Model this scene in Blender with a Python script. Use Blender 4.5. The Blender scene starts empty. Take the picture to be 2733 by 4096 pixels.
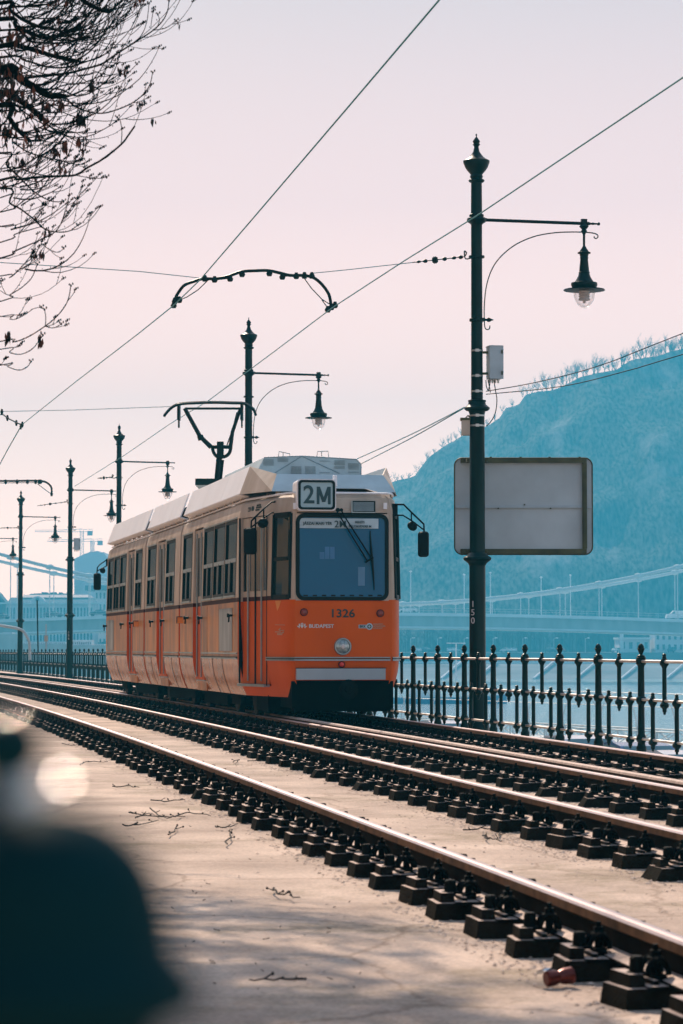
import bpy, math, random
from mathutils import Vector, Matrix, noise
random.seed(7)
R = math.radians
SC = bpy.context.scene
COL = SC.collection
# ------------------------------------------------------------------ camera
FPX, YHZ, HC = 11000.0, 2588.7, 0.964          # focal length in photo pixels, horizon row, eye height over the rail tops
PITCH = math.atan((YHZ-2048)/FPX)
cam = bpy.data.cameras.new('camera'); co = bpy.data.objects.new('camera', cam); COL.objects.link(co)
co.location = (0, 0, HC); co.rotation_euler = (R(90)+PITCH, 0, 0)
cam.sensor_fit = 'VERTICAL'; cam.sensor_height = 36; cam.sensor_width = 24; cam.lens = 36*FPX/4096
cam.clip_start = 0.05; cam.clip_end = 6000
cam.dof.use_dof = True; cam.dof.focus_distance = 38; cam.dof.aperture_fstop = 8.0
SC.camera = co
SC.view_settings.view_transform = 'Standard'; SC.view_settings.look = 'None'
SC.view_settings.exposure = 0.0; SC.view_settings.gamma = 1
try:
    SC.cycles.use_denoising = True; SC.cycles.volume_bounces = 1; SC.cycles.max_bounces = 8
    SC.cycles.transparent_max_bounces = 12; SC.cycles.sample_clamp_indirect = 6
except Exception: pass
# ------------------------------------------------------------------ sky and sun
SUN_EL, SUN_AZ = 40.0, 15.0                      # azimuth: degrees to the left of the view axis
wd = bpy.data.worlds.new('World'); SC.world = wd; wd.use_nodes = True
nt = wd.node_tree; nt.nodes.clear(); N = nt.nodes.new; Lk = nt.links.new
outw = N('ShaderNodeOutputWorld'); mixw = N('ShaderNodeMixShader'); bgA = N('ShaderNodeBackground'); bgB = N('ShaderNodeBackground')
sky = N('ShaderNodeTexSky'); sky.sky_type = 'NISHITA'; sky.sun_disc = False
sky.sun_elevation = R(SUN_EL); sky.sun_rotation = R(-SUN_AZ); sky.dust_density = 4; sky.air_density = 1.2
tc = N('ShaderNodeTexCoord'); sp = N('ShaderNodeSeparateXYZ'); rmp = N('ShaderNodeValToRGB'); mul = N('ShaderNodeMath'); mul.operation = 'MULTIPLY'
sc2 = N('ShaderNodeVectorMath'); sc2.operation = 'SCALE'
Lk(tc.outputs['Generated'], sp.inputs[0]); Lk(sp.outputs['Z'], mul.inputs[0]); mul.inputs[1].default_value = 1.0
Lk(mul.outputs[0], rmp.inputs[0])
SKY = [(0.0, (4.0, 2.25, 1.62)), (.04, (3.85, 2.18, 1.56)), (.095, (2.85, 1.52, 1.14)), (.16, (1.74, 1.02, .90)), (.237, (1.04, .75, .74)), (.30, (1.0, .76, .78)), (.5, (.80, .70, .80)), (1.0, (.55, .60, .80))]
el = rmp.color_ramp.elements
while len(el) < len(SKY): el.new(.5)
for e_, (p_, c_) in zip(el, SKY):
    e_.position = p_; e_.color = tuple(v/4 for v in c_)+(1,)
# away from the sun the sky is bluer and dimmer
mr = N('ShaderNodeMapRange'); mr.inputs['From Min'].default_value = -.35; mr.inputs['From Max'].default_value = .55; mr.inputs['To Min'].default_value = 1; mr.inputs['To Max'].default_value = 0
Lk(sp.outputs['Y'], mr.inputs['Value']); mxw = N('ShaderNodeMixRGB'); mxw.blend_type = 'MULTIPLY'; mxw.inputs[2].default_value = (.42, .66, .86, 1)
Lk(mr.outputs[0], mxw.inputs[0]); Lk(rmp.outputs['Color'], mxw.inputs[1]); Lk(mxw.outputs[0], sc2.inputs[0]); sc2.inputs['Scale'].default_value = 4.0
Lk(sky.outputs[0], bgA.inputs[0]); bgA.inputs[1].default_value = .1
Lk(sc2.outputs[0], bgB.inputs[0]); bgB.inputs[1].default_value = 1.0
mixw.inputs[0].default_value = .85
Lk(bgA.outputs[0], mixw.inputs[1]); Lk(bgB.outputs[0], mixw.inputs[2]); Lk(mixw.outputs[0], outw.inputs[0])
sl = bpy.data.lights.new('sun', 'SUN'); sl.energy = 5.0; sl.angle = R(.5); sl.color = (1, .82, .66)
so = bpy.data.objects.new('sun', sl); COL.objects.link(so)
SD = Vector((-math.sin(R(SUN_AZ))*math.cos(R(SUN_EL)), math.cos(R(SUN_AZ))*math.cos(R(SUN_EL)), math.sin(R(SUN_EL))))
so.rotation_euler = SD.to_track_quat('Z', 'Y').to_euler(); so.location = (-6, 10, 20)

# ------------------------------------------------------------------ geometry of the place
def ray(x, y):                                   # direction through a photo pixel, per metre of depth
    u = (x-1366.5)/FPX; v = (2048-y)/FPX
    d = Vector((u, math.cos(PITCH)-v*math.sin(PITCH), math.sin(PITCH)+v*math.cos(PITCH))); return d/d.y
def at(x, y, Y):
    d = ray(x, y)*Y; return Vector((d.x, Y, d.z+HC))
def onz(x, y, z):
    d = ray(x, y); k = (z-HC)/d.z; return Vector((d.x*k, d.y*k, z))
KA, KB, KC, KS = 2.5688, -.15333, -.0003327, 2.758
def pt(Y, off):                                  # the track curve: Y along it, off to the right of the nearest rail
    if Y <= 130: X = KA+KB*Y+KC*Y*Y; s = KB+2*KC*Y
    else: s = KB+2*KC*130; X = KA+KB*130+KC*130*130+s*(Y-130)
    n = math.sqrt(1+s*s); return Vector((X+off/n, Y-s*off/n))
def ang(Y):
    return math.atan(-(KB+2*KC*min(Y, 130)))      # heading, to the left of +Y

# ------------------------------------------------------------------ mesh helpers
class MB:
    def __init__(s): s.v = []; s.f = []; s.m = []
    def add(s, vs, fs, mi=0):
        b = len(s.v); s.v += [tuple(v) for v in vs]
        s.f += [tuple(b+i for i in f) for f in fs]; s.m += [mi]*len(fs); return s
    def box(s, c, d, mi=0, ax=None, top=1.0):
        ax = ax or (Vector((1,0,0)), Vector((0,1,0)), Vector((0,0,1))); c = Vector(c); vs = []
        for k in (-.5, .5):
            q = 1 if k < 0 else top
            for i, j in ((-.5,-.5),(.5,-.5),(.5,.5),(-.5,.5)):
                vs.append(c+ax[0]*d[0]*i*q+ax[1]*d[1]*j*q+ax[2]*d[2]*k)
        return s.add(vs, [(0,3,2,1),(4,5,6,7),(0,1,5,4),(1,2,6,5),(2,3,7,6),(3,0,4,7)], mi)
    def lathe(s, prof, c=(0,0,0), n=20, mi=0, axis=None, cap=True):
        c = Vector(c); z = Vector(axis).normalized() if axis else Vector((0,0,1))
        x = z.orthogonal().normalized() if abs(z.z) < .99 else Vector((1,0,0)); y = z.cross(x); vs = []
        for (h, r) in prof:
            for k in range(n):
                a = 2*math.pi*k/n; vs.append(c+z*h+(x*math.cos(a)+y*math.sin(a))*r)
        fs = []
        for i in range(len(prof)-1):
            for k in range(n):
                fs.append((i*n+k, i*n+(k+1) % n, (i+1)*n+(k+1) % n, (i+1)*n+k))
        if cap: fs += [tuple(range(n-1, -1, -1)), tuple((len(prof)-1)*n+k for k in range(n))]
        return s.add(vs, fs, mi)
    def tube(s, pts, r, n=6, mi=0, cap=True):
        pts = [Vector(p) for p in pts]; rs = r if isinstance(r, (list, tuple)) else [r]*len(pts)
        vs = []; t0 = None; x = None
        for i, p in enumerate(pts):
            t = (pts[min(i+1, len(pts)-1)]-pts[max(i-1, 0)])
            t = t.normalized() if t.length > 1e-9 else Vector((0,0,1))
            if x is None: x = t.orthogonal().normalized()
            else:
                x = x-t*x.dot(t); x = x.normalized() if x.length > 1e-6 else t.orthogonal().normalized()
            y = t.cross(x)
            for k in range(n):
                a = 2*math.pi*k/n; vs.append(p+(x*math.cos(a)+y*math.sin(a))*rs[i])
        fs = []
        for i in range(len(pts)-1):
            for k in range(n):
                fs.append((i*n+k, i*n+(k+1) % n, (i+1)*n+(k+1) % n, (i+1)*n+k))
        if cap: fs += [tuple(range(n-1, -1, -1)), tuple((len(pts)-1)*n+k for k in range(n))]
        return s.add(vs, fs, mi)
    def sph(s, c, r, n=10, mi=0, sz=1.0):
        m = max(4, n//2); pr = [(-r*sz*math.cos(math.pi*i/m), max(1e-4, r*math.sin(math.pi*i/m))) for i in range(m+1)]
        return s.lathe(pr, c, n, mi, cap=False)
    def quad(s, a, b, c, d, mi=0): return s.add([a, b, c, d], [(0,1,2,3)], mi)
    def poly(s, pts, back=None, mi=0):            # polygon pts extruded by vector back
        n = len(pts)
        if back is None: return s.add(pts, [tuple(range(n))], mi)
        b = Vector(back); vs = [Vector(p) for p in pts]+[Vector(p)+b for p in pts]
        return s.add(vs, [tuple(range(n)), tuple(range(2*n-1, n-1, -1))]+[(i, i+n, (i+1) % n+n, (i+1) % n) for i in range(n)], mi)
    def obj(s, name, mats, parent=None, org=None, smooth=False, **props):
        o = Vector(org) if org is not None else (Vector(parent['_o']) if parent is not None else Vector((0,0,0)))
        me = bpy.data.meshes.new(name)
        me.from_pydata([(v[0]-o.x, v[1]-o.y, v[2]-o.z) for v in s.v], [], s.f)
        if not isinstance(mats, (list, tuple)): mats = [mats]
        for m in mats: me.materials.append(m)
        if len(mats) > 1: me.polygons.foreach_set('material_index', s.m)
        me.update(calc_edges=True)
        if smooth:
            me.polygons.foreach_set('use_smooth', [True]*len(me.polygons))
            try: me.set_sharp_from_angle(angle=R(smooth if smooth is not True else 40))
            except Exception: pass
        me.update()
        ob = bpy.data.objects.new(name, me); COL.objects.link(ob); ob['_o'] = tuple(o)
        if parent is not None:
            ob.parent = parent; ob.location = o-Vector(parent['_o'])
        else: ob.location = o
        for k, v in props.items(): ob[k] = v
        return ob
def thing(name, label, cat, loc, group=None):
    o = bpy.data.objects.new(name, None); COL.objects.link(o); o.location = loc; o['_o'] = tuple(loc)
    o['label'] = label; o['category'] = cat; o.empty_display_size = .2
    if group: o['group'] = group
    return o
def tag(o, label, cat, group=None):
    o['label'] = label; o['category'] = cat
    if group: o['group'] = group
    return o
def dup(src, loc, rz=None, label=None, scale=None, mats=None):
    r = src.copy(); COL.objects.link(r); r.location = loc
    if rz is not None: r.rotation_euler = (0, 0, rz)
    if scale is not None: r.scale = scale if isinstance(scale, (tuple, list)) else (scale,)*3
    if label: r['label'] = label
    for ch in src.children:
        c = ch.copy(); COL.objects.link(c); c.parent = r
        for g in ch.children:
            d = g.copy(); COL.objects.link(d); d.parent = c
    return r
def smoothline(P, k=5):                          # Catmull-Rom through points
    P = [Vector(p) for p in P]; out = []
    for i in range(len(P)-1):
        a = P[max(i-1, 0)]; b = P[i]; c = P[i+1]; d = P[min(i+2, len(P)-1)]
        for j in range(k):
            t = j/k; out.append(.5*((2*b)+(c-a)*t+(2*a-5*b+4*c-d)*t*t+(3*b-a-3*c+d)*t**3))
    out.append(P[-1]); return out

# ------------------------------------------------------------------ materials
def mat(name, col, rough=.6, metal=0.0, spec=.5, var=.12, vscale=3.0, bump=0.0, bscale=40, col2=None, coat=0.0, stretch=None, edge=None, stain=None, bdet=5, speck=0, ior=0):
    m = bpy.data.materials.new(name); m.use_nodes = True; t = m.node_tree; b = t.nodes['Principled BSDF']
    b.inputs['Roughness'].default_value = rough; b.inputs['Metallic'].default_value = metal
    b.inputs['Specular IOR Level'].default_value = spec
    if ior: b.inputs['IOR'].default_value = ior
    if coat: b.inputs['Coat Weight'].default_value = coat; b.inputs['Coat Roughness'].default_value = .12
    g = t.nodes.new('ShaderNodeNewGeometry'); mp = t.nodes.new('ShaderNodeMapping'); t.links.new(g.outputs['Position'], mp.inputs[0])
    if stretch: mp.inputs['Scale'].default_value = stretch
    nz = t.nodes.new('ShaderNodeTexNoise'); nz.inputs['Scale'].default_value = vscale; nz.inputs['Detail'].default_value = 6
    t.links.new(mp.outputs[0], nz.inputs['Vector'])
    cr = t.nodes.new('ShaderNodeValToRGB'); c2 = col2 or tuple(max(0, c*(1-var*2)) for c in col)
    lo, hi = edge or (.32, .68)
    cr.color_ramp.elements[0].position = lo; cr.color_ramp.elements[1].position = hi
    cr.color_ramp.elements[0].color = tuple(c2)+(1,); cr.color_ramp.elements[1].color = tuple(min(1, c*(1+var*.4)) for c in col)+(1,)
    t.links.new(nz.outputs['Fac'], cr.inputs[0]); t.links.new(cr.outputs[0], b.inputs['Base Color'])
    if stain:
        n3 = t.nodes.new('ShaderNodeTexNoise'); n3.inputs['Scale'].default_value = stain[1]; n3.inputs['Detail'].default_value = 9; n3.inputs['Roughness'].default_value = .75; t.links.new(mp.outputs[0], n3.inputs['Vector'])
        r3 = t.nodes.new('ShaderNodeValToRGB'); r3.color_ramp.elements[0].position = stain[2]; r3.color_ramp.elements[1].position = stain[2]+.14; t.links.new(n3.outputs['Fac'], r3.inputs[0])
        x3 = t.nodes.new('ShaderNodeMixRGB'); x3.inputs[2].default_value = tuple(stain[0])+(1,); t.links.new(r3.outputs[0], x3.inputs[0]); t.links.new(cr.outputs[0], x3.inputs[1]); t.links.new(x3.outputs[0], b.inputs['Base Color'])
        if speck:
            n4 = t.nodes.new('ShaderNodeTexNoise'); n4.inputs['Scale'].default_value = 55; n4.inputs['Detail'].default_value = 3; t.links.new(mp.outputs[0], n4.inputs['Vector'])
            r4 = t.nodes.new('ShaderNodeValToRGB'); r4.color_ramp.elements[0].position = .36; r4.color_ramp.elements[1].position = .62; r4.color_ramp.elements[0].color = (1-speck,)*3+(1,); r4.color_ramp.elements[1].color = (1+speck*.3,)*3+(1,); t.links.new(n4.outputs['Fac'], r4.inputs[0])
            vo = t.nodes.new('ShaderNodeTexVoronoi'); vo.feature = 'DISTANCE_TO_EDGE'; vo.inputs['Scale'].default_value = .55; wn = t.nodes.new('ShaderNodeVectorMath'); wn.operation = 'ADD'; sv = t.nodes.new('ShaderNodeVectorMath'); sv.operation = 'SCALE'; sv.inputs['Scale'].default_value = .5; t.links.new(n3.outputs['Color'], sv.inputs[0]); t.links.new(mp.outputs[0], wn.inputs[0]); t.links.new(sv.outputs[0], wn.inputs[1]); t.links.new(wn.outputs[0], vo.inputs['Vector'])
            r5 = t.nodes.new('ShaderNodeValToRGB'); r5.color_ramp.elements[0].position = 0; r5.color_ramp.elements[1].position = .012; r5.color_ramp.elements[0].color = (.45,.38,.32,1); r5.color_ramp.elements[1].color = (1,1,1,1); t.links.new(vo.outputs['Distance'], r5.inputs[0])
            x4 = t.nodes.new('ShaderNodeMixRGB'); x4.blend_type = 'MULTIPLY'; x4.inputs[0].default_value = 1; t.links.new(x3.outputs[0], x4.inputs[1]); t.links.new(r4.outputs[0], x4.inputs[2])
            x5 = t.nodes.new('ShaderNodeMixRGB'); x5.blend_type = 'MULTIPLY'; x5.inputs[0].default_value = .7; t.links.new(x4.outputs[0], x5.inputs[1]); t.links.new(r5.outputs[0], x5.inputs[2]); t.links.new(x5.outputs[0], b.inputs['Base Color'])
    if bump:
        n2 = t.nodes.new('ShaderNodeTexNoise'); n2.inputs['Scale'].default_value = bscale; n2.inputs['Detail'].default_value = bdet
        t.links.new(mp.outputs[0], n2.inputs['Vector'])
        bp = t.nodes.new('ShaderNodeBump'); bp.inputs['Strength'].default_value = bump; bp.inputs['Distance'].default_value = .02
        t.links.new(n2.outputs['Fac'], bp.inputs['Height']); t.links.new(bp.outputs[0], b.inputs['Normal'])
    return m
def glassmat(name, tint=(.5,.6,.6), film=(.1,.12,.12), filmw=.1, rough=.03, trans=.6, refl=1.0):
    m = bpy.data.materials.new(name); m.use_nodes = True; t = m.node_tree; t.nodes.clear(); n = t.nodes.new
    out = n('ShaderNodeOutputMaterial'); tr = n('ShaderNodeBsdfTransparent'); tr.inputs[0].default_value = tuple(c*trans for c in tint)+(1,)
    gl = n('ShaderNodeBsdfGlossy'); gl.inputs['Roughness'].default_value = rough; df = n('ShaderNodeBsdfDiffuse'); df.inputs[0].default_value = tuple(film)+(1,)
    m1 = n('ShaderNodeMixShader'); m1.inputs[0].default_value = filmw; m2 = n('ShaderNodeMixShader'); fr = n('ShaderNodeFresnel'); fr.inputs[0].default_value = 1.3
    t.links.new(tr.outputs[0], m1.inputs[1]); t.links.new(df.outputs[0], m1.inputs[2])
    fm = n('ShaderNodeMath'); fm.operation = 'MULTIPLY'; fm.inputs[1].default_value = refl; t.links.new(fr.outputs[0], fm.inputs[0]); t.links.new(fm.outputs[0], m2.inputs[0]); t.links.new(m1.outputs[0], m2.inputs[1]); t.links.new(gl.outputs[0], m2.inputs[2]); t.links.new(m2.outputs[0], out.inputs[0])
    return m
M = {}
M['concrete'] = mat('slab_concrete', (.68,.50,.38), .85, var=.2, vscale=1.3, bump=.3, bscale=60, col2=(.42,.295,.22), stain=((.31,.22,.135), .8, .525), speck=.20)
M['plinth'] = mat('grout_plinth', (.020,.017,.012), .95, var=.3, vscale=9, bump=.5, bscale=80, spec=.03)  # block sides near black: their shade put into the colour
M['stone'] = mat('quay_stone', (.30,.27,.25), .9, var=.25, vscale=.4, bump=.5, bscale=8)
M['asphalt'] = mat('asphalt', (.055,.055,.058), .9, var=.2, vscale=.6)
M['railtop'] = mat('polished_rail_steel', (.50,.40,.39), .34, 1.0, var=.05, vscale=6)
M['railside'] = mat('rusty_shaded_rail_side', (.010,.008,.006), .9, var=.3, vscale=8, spec=.06, col2=(.004,.004,.003))  # rust darkened to near black: the web's shade put into the colour
M['railhead'] = mat('rust_brown_rail_head', (.15,.075,.036), .7, .0, spec=.1, var=.25, vscale=10)
M['iron'] = mat('oily_shaded_iron', (.004,.005,.004), .6, .0, spec=.07, var=.3, vscale=14, bump=.3, bscale=90)  # clips and plate sides darkened, shade included in the colour
M['pale_lit'] = mat('sunlit_plate', (.72,.52,.42), .75, .0, var=.18, vscale=20, bump=.3)  # pale tops and chipped faces: sunlight put into the colour
M['green'] = mat('dark_green_paint', (.002,.022,.018), .34, var=.2, vscale=2.5, spec=.16)
M['nearblack'] = mat('blackish_green_paint', (.004,.030,.036), .6, var=.2, spec=.02)
M['wire'] = mat('grey_green_wire', (.025,.24,.27), .6, .0, spec=.2)
M['black'] = mat('black_rubber', (.003,.005,.005), .6, spec=.12)
M['steel'] = mat('galvanised_band', (.55,.55,.52), .4, .8)
M['cabinet'] = mat('grey_cabinet', (.48,.54,.56), .55, var=.08, vscale=4)
M['signback'] = mat('aluminium_sign_back', (.56,.60,.60), .55, .1, var=.12, vscale=1.2, bump=.06, bscale=25)
M['olive'] = mat('olive_frame', (.10,.095,.035), .6, .2, var=.25, vscale=4)
M['white'] = mat('white_paint', (.78,.76,.76), .45)
M['orange'] = mat('orange_tram_paint', (.78,.11,.002), .5, var=.07, vscale=1.6, spec=.15, bump=.05, bscale=3, stretch=(1,1,.5))
M['orangeside'] = mat('dusty_sheen_side_panel', (.72,.25,.045), .34, var=.10, vscale=2.4, coat=.0, spec=.4, ior=1.28, bump=.3, bdet=1.5, bscale=1.4, stretch=(1,1,.25), col2=(.30,.12,.04))  # dusty orange made tanner: grazing sheen put into the colour
M['skirt'] = mat('wavy_skirt_panel', (.62,.19,.028), .22, var=.10, vscale=2.4, coat=.0, spec=.5, ior=1.25, bump=.8, bdet=1.2, bscale=2.2, stretch=(1,1,.9), col2=(.30,.085,.016))
M['cream'] = mat('cream_tram_paint', (.64,.52,.42), .5, var=.12, vscale=2.2, spec=.2, ior=1.35, bump=.08, bscale=6, stretch=(1,1,.3), col2=(.42,.31,.22))
M['brown'] = mat('brown_band', (.06,.012,.007), .6, spec=.1)
M['roofwhite'] = mat('roof_fairing_white', (.93,.90,.90), .5, var=.04, vscale=1.2)
M['roofgrey'] = mat('roof_unit_grey', (.50,.60,.62), .5, var=.10, vscale=3)
M['slot'] = mat('louvre_slot', (.27,.36,.39), .7)
M['under'] = mat('underframe_black', (.003,.004,.003), .9, var=.3, vscale=5, spec=.05)
M['bumper'] = mat('bumper_grey', (.42,.46,.48), .5, var=.06)
M['trim'] = mat('aluminium_trim', (.36,.42,.42), .45, .6)
M['rubber'] = mat('window_rubber', (.004,.012,.011), .5, spec=.15)
M['bellows'] = mat('bellows_rubber', (.03,.035,.03), .8)
M['dash'] = mat('pale_dashboard', (.42,.50,.52), .5)
M['interior'] = mat('interior_panel', (.11,.12,.11), .7, var=.2)
M['seat'] = mat('seat_brown', (.16,.07,.03), .6)
M['glass'] = glassmat('dark_side_glass', (.35,.45,.40), (.012,.022,.016), .5, .05, .10, .4)
M['doorglass'] = glassmat('dark_door_glass', (.2,.28,.26), (.006,.012,.010), .7, .05, .10, .45)
M['windshield'] = glassmat('blue_reflection_windscreen', (.25,.45,.6), (.006,.19,.37), .60, .05, .8)  # blue reflection put into the glass as a diffuse film colour
M['cornerglass'] = glassmat('greenish_corner_glass', (.4,.55,.5), (.03,.06,.055), .6, .04, .12, .2)
M['lens'] = mat('headlight_lens', (.40,.46,.46), .22, .6, var=.3, vscale=30)
M['redlamp'] = mat('red_lamp', (.26,.025,.010), .3, coat=.3)
M['redsmall'] = mat('bright_red_lamp', (.9,.05,.03), .25, coat=.5)
M['ambermark'] = mat('amber_marker', (1.0,.28,.02), .3, coat=.5)
M['display'] = mat('display_panel', (.36,.52,.56), .35, var=.04)
M['displaytext'] = mat('display_letters', (.02,.065,.075), .6)
M['darktext'] = mat('dark_green_letters', (.02,.05,.04), .6)
M['whitetext'] = mat('white_letters', (.75,.72,.68), .6)
M['goldtext'] = mat('pale_gold_letters', (.62,.36,.22), .6)
M['card'] = mat('route_card', (.50,.62,.66), .6)
M['poster'] = mat('faded_poster', (.36,.37,.35), .5, var=.3, vscale=3, stretch=(1,1,.2))
M['mirror'] = mat('mirror_glass', (.45,.47,.45), .08, 1.0)
M['bark'] = mat('dark_bark', (.007,.013,.010), .9, spec=.05, var=.4, vscale=12, bump=.5, bscale=60)
M['twig'] = mat('twig_bark', (.005,.011,.009), .9, var=.3, vscale=20, spec=.05)
M['dryleaf'] = mat('dry_hanging_leaves', (.14,.035,.012), .8, var=.6, vscale=14, col2=(.006,.011,.008), edge=(.45,.62))
M['drytwig'] = mat('fallen_twigs', (.035,.03,.024), .9, var=.4, vscale=20)
M['gravel'] = mat('gravel', (.75,.58,.47), .9, var=.4, vscale=50, col2=(.34,.22,.14))
M['hill'] = None
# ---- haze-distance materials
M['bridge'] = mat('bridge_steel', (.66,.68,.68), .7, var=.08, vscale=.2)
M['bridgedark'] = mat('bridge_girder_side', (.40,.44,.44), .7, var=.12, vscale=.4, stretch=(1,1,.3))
M['fencerail'] = mat('sun_sheen_rail_tube', (.85,.82,.78), .40, .9, var=.15)  # pale metal on the green fence: sun sheen put into the colour
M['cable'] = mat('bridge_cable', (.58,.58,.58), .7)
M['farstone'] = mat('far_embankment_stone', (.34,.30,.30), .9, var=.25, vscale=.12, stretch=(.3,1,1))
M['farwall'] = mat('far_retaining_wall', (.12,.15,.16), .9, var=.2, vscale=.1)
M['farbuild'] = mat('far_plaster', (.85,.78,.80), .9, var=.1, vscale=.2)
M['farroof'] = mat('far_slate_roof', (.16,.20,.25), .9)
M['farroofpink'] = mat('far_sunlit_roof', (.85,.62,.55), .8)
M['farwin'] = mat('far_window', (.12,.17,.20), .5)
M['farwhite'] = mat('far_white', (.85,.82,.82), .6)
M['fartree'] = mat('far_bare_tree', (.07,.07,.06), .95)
M['carwhite'] = mat('car_paint_white', (.75,.74,.76), .25, coat=.6)
M['carblue'] = mat('car_paint_blue', (.03,.12,.28), .25, coat=.6)
M['cardark'] = mat('car_paint_dark', (.03,.05,.07), .3, coat=.6)
M['carred'] = mat('car_paint_red', (.3,.04,.03), .3, coat=.6)
M['carglass'] = mat('car_glass', (.05,.16,.19), .05, spec=.9)
M['tyre'] = mat('tyre', (.012,.012,.012), .8)
M['lampglass'] = glassmat('lamp_globe_glass', (1,.99,.99), (.9,.86,.86), .10, .05, .97, .25)
M['lampinner'] = mat('lamp_reflector', (.7,.6,.55), .6)
# ------------------------------------------------------------------ ground, quay, water
GZ = -.225; LOWZ = -2.9; WATZ = -8.0
FENCE_PTS = [(pt(y, 5.458).x, pt(y, 5.458).y) for y in range(4, 62, 3)]+[(-6.95, 86.3), (-9.9, 102.5), (-13.9, 122.5)]
def fence_at(d_list):                            # resample the fence line
    P = smoothline([Vector((x, y, 0)) for x, y in FENCE_PTS], 8); return P
FL = fence_at(None)
FLd = (FL[-1]-FL[-2]).normalized()
FLX = FL+[FL[-1]+FLd*k for k in (40, 120, 250, 420, 600)]
def offs(P, o):                                  # shift the polyline o to the right
    out = []
    for i, p in enumerate(P):
        t = (P[min(i+1, len(P)-1)]-P[max(i-1, 0)]).normalized(); out.append(p+Vector((t.y, -t.x, 0))*o)
    return out
first = Vector((FLX[0].x+8*.16, -10, 0))
EDGE = [Vector((FLX[0].x+2.4, -14, 0))]+FLX
def strip(name, A, B, za, zb, m, kind='structure', **kw):
    b = MB(); vs = [Vector((p.x, p.y, za)) for p in A]+[Vector((p.x, p.y, zb)) for p in B]; n = len(A)
    b.add(vs, [(i, i+n, i+n+1, i+1) for i in range(n-1)]); return b.obj(name, m, kind=kind, **kw)
e55 = offs(EDGE, .24)
# the tram deck: one sheet from the far left to the quay edge, with a slight unevenness
b = MB(); rows = [-14]+[y*.5+4 for y in range(0, 60)]+[36, 40, 46, 54, 64, 76, 90, 110, 135, 180, 260, 400, 700]
cols = [-60, -30, -16, -9, -6]+[-4+.5*k for k in range(0, 13)]+[3, 4]
def deckpt(Y, o):
    p = pt(Y, o) if Y > 0 else Vector((KA-KB*0+o-.153*Y, Y)); return p
ed = {}
def edge_x(Y):
    P = e55
    for i in range(len(P)-1):
        if P[i].y <= Y <= P[i+1].y:
            k = (Y-P[i].y)/(P[i+1].y-P[i].y+1e-9); return P[i].x+(P[i+1].x-P[i].x)*k
    return P[-1].x if Y > P[-1].y else P[0].x
for Y in rows:
    ex = edge_x(Y)
    for k in range(24):
        o = cols[min(k, len(cols)-1)]
    b.v += [(ex+dx, Y, GZ+.006*noise.noise(Vector((ex+dx, Y, 0))*1.3)) for dx in (-90, -50, -28, -18, -14, -12, -11, -10, -9.2, -8.4, -7.6, -6.8, -6, -5.2, -4.4, -3.6, -2.8, -2, -1.2, -.55, 0)]
nc = 21
for i in range(len(rows)-1):
    for k in range(nc-1): b.f.append((i*nc+k, i*nc+k+1, (i+1)*nc+k+1, (i+1)*nc+k)); b.m.append(0)
b.obj('ground', M['concrete'], kind='structure')
strip('quay_wall', e55, offs(EDGE, .30), GZ, LOWZ, M['stone'], kind='structure')
strip('kerb', offs(EDGE, -.10), e55, GZ+.012, GZ+.012, M['stone'], kind='structure')
strip('road', offs(EDGE, .28), offs(EDGE, 12), LOWZ+.004, LOWZ+.004, M['asphalt'])
strip('lower_quay', offs(EDGE, 12), offs(EDGE, 17), LOWZ+.1, LOWZ+.1, M['stone'])
strip('embankment_slope', offs(EDGE, 17), offs(EDGE, 22), LOWZ+.1, WATZ-1.5, M['stone'])
# water
wm = bpy.data.materials.new('river_water'); wm.use_nodes = True; t = wm.node_tree; bs = t.nodes['Principled BSDF']
bs.inputs['Base Color'].default_value = (.62, .74, .76, 1); bs.inputs['Roughness'].default_value = .07; bs.inputs['IOR'].default_value = 1.33
g = t.nodes.new('ShaderNodeNewGeometry'); mp = t.nodes.new('ShaderNodeMapping'); mp.inputs['Scale'].default_value = (.55, .16, 1)
t.links.new(g.outputs['Position'], mp.inputs[0]); nz = t.nodes.new('ShaderNodeTexNoise'); nz.inputs['Scale'].default_value = 1.0; nz.inputs['Detail'].default_value = 5; nz.inputs['Roughness'].default_value = .7
t.links.new(mp.outputs[0], nz.inputs['Vector']); bp = t.nodes.new('ShaderNodeBump'); bp.inputs['Strength'].default_value = 1; bp.inputs['Distance'].default_value = 2.2
t.links.new(nz.outputs['Fac'], bp.inputs['Height']); t.links.new(bp.outputs[0], bs.inputs['Normal'])
b = MB(); b.quad((-1500, -200, WATZ), (1500, -200, WATZ), (1500, 1300, WATZ), (-1500, 1300, WATZ)); b.obj('water', wm, kind='structure')

# ------------------------------------------------------------------ rails
PROF = [(-.033,-.012),(-.024,-.003),(-.010,0),(.010,0),(.024,-.003),(.033,-.012),(.034,-.046),(.009,-.060),(.009,-.122),(.070,-.138),(.070,-.147),(-.070,-.147),(-.070,-.138),(-.009,-.122),(-.009,-.060),(-.034,-.046)]
def sweep(off, prof, mis, mats, name, y0=5.0, y1=170, dz=0, close=True):
    b = MB(); n = len(prof); ys = []
    y = y0
    while y < y1: ys.append(y); y += .5 if y < 40 else 1.5
    for y in ys:
        for (o, z) in prof:
            p = pt(y, off+o); b.v.append((p.x, p.y, z+dz))
    for i in range(len(ys)-1):
        for k in range(n): b.f.append((i*n+k, (i+1)*n+k, (i+1)*n+(k+1) % n, i*n+(k+1) % n)); b.m.append(mis[k])
    p = pt(y0, off); o = b.obj(name, mats, org=(p.x, p.y, 0)); return o
RMIS = [0,0,0,0,0,1,2,2,3,2,2,2,3,2,2,1]
RAILS = [0, 1.5, KS, KS+1.5]
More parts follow.
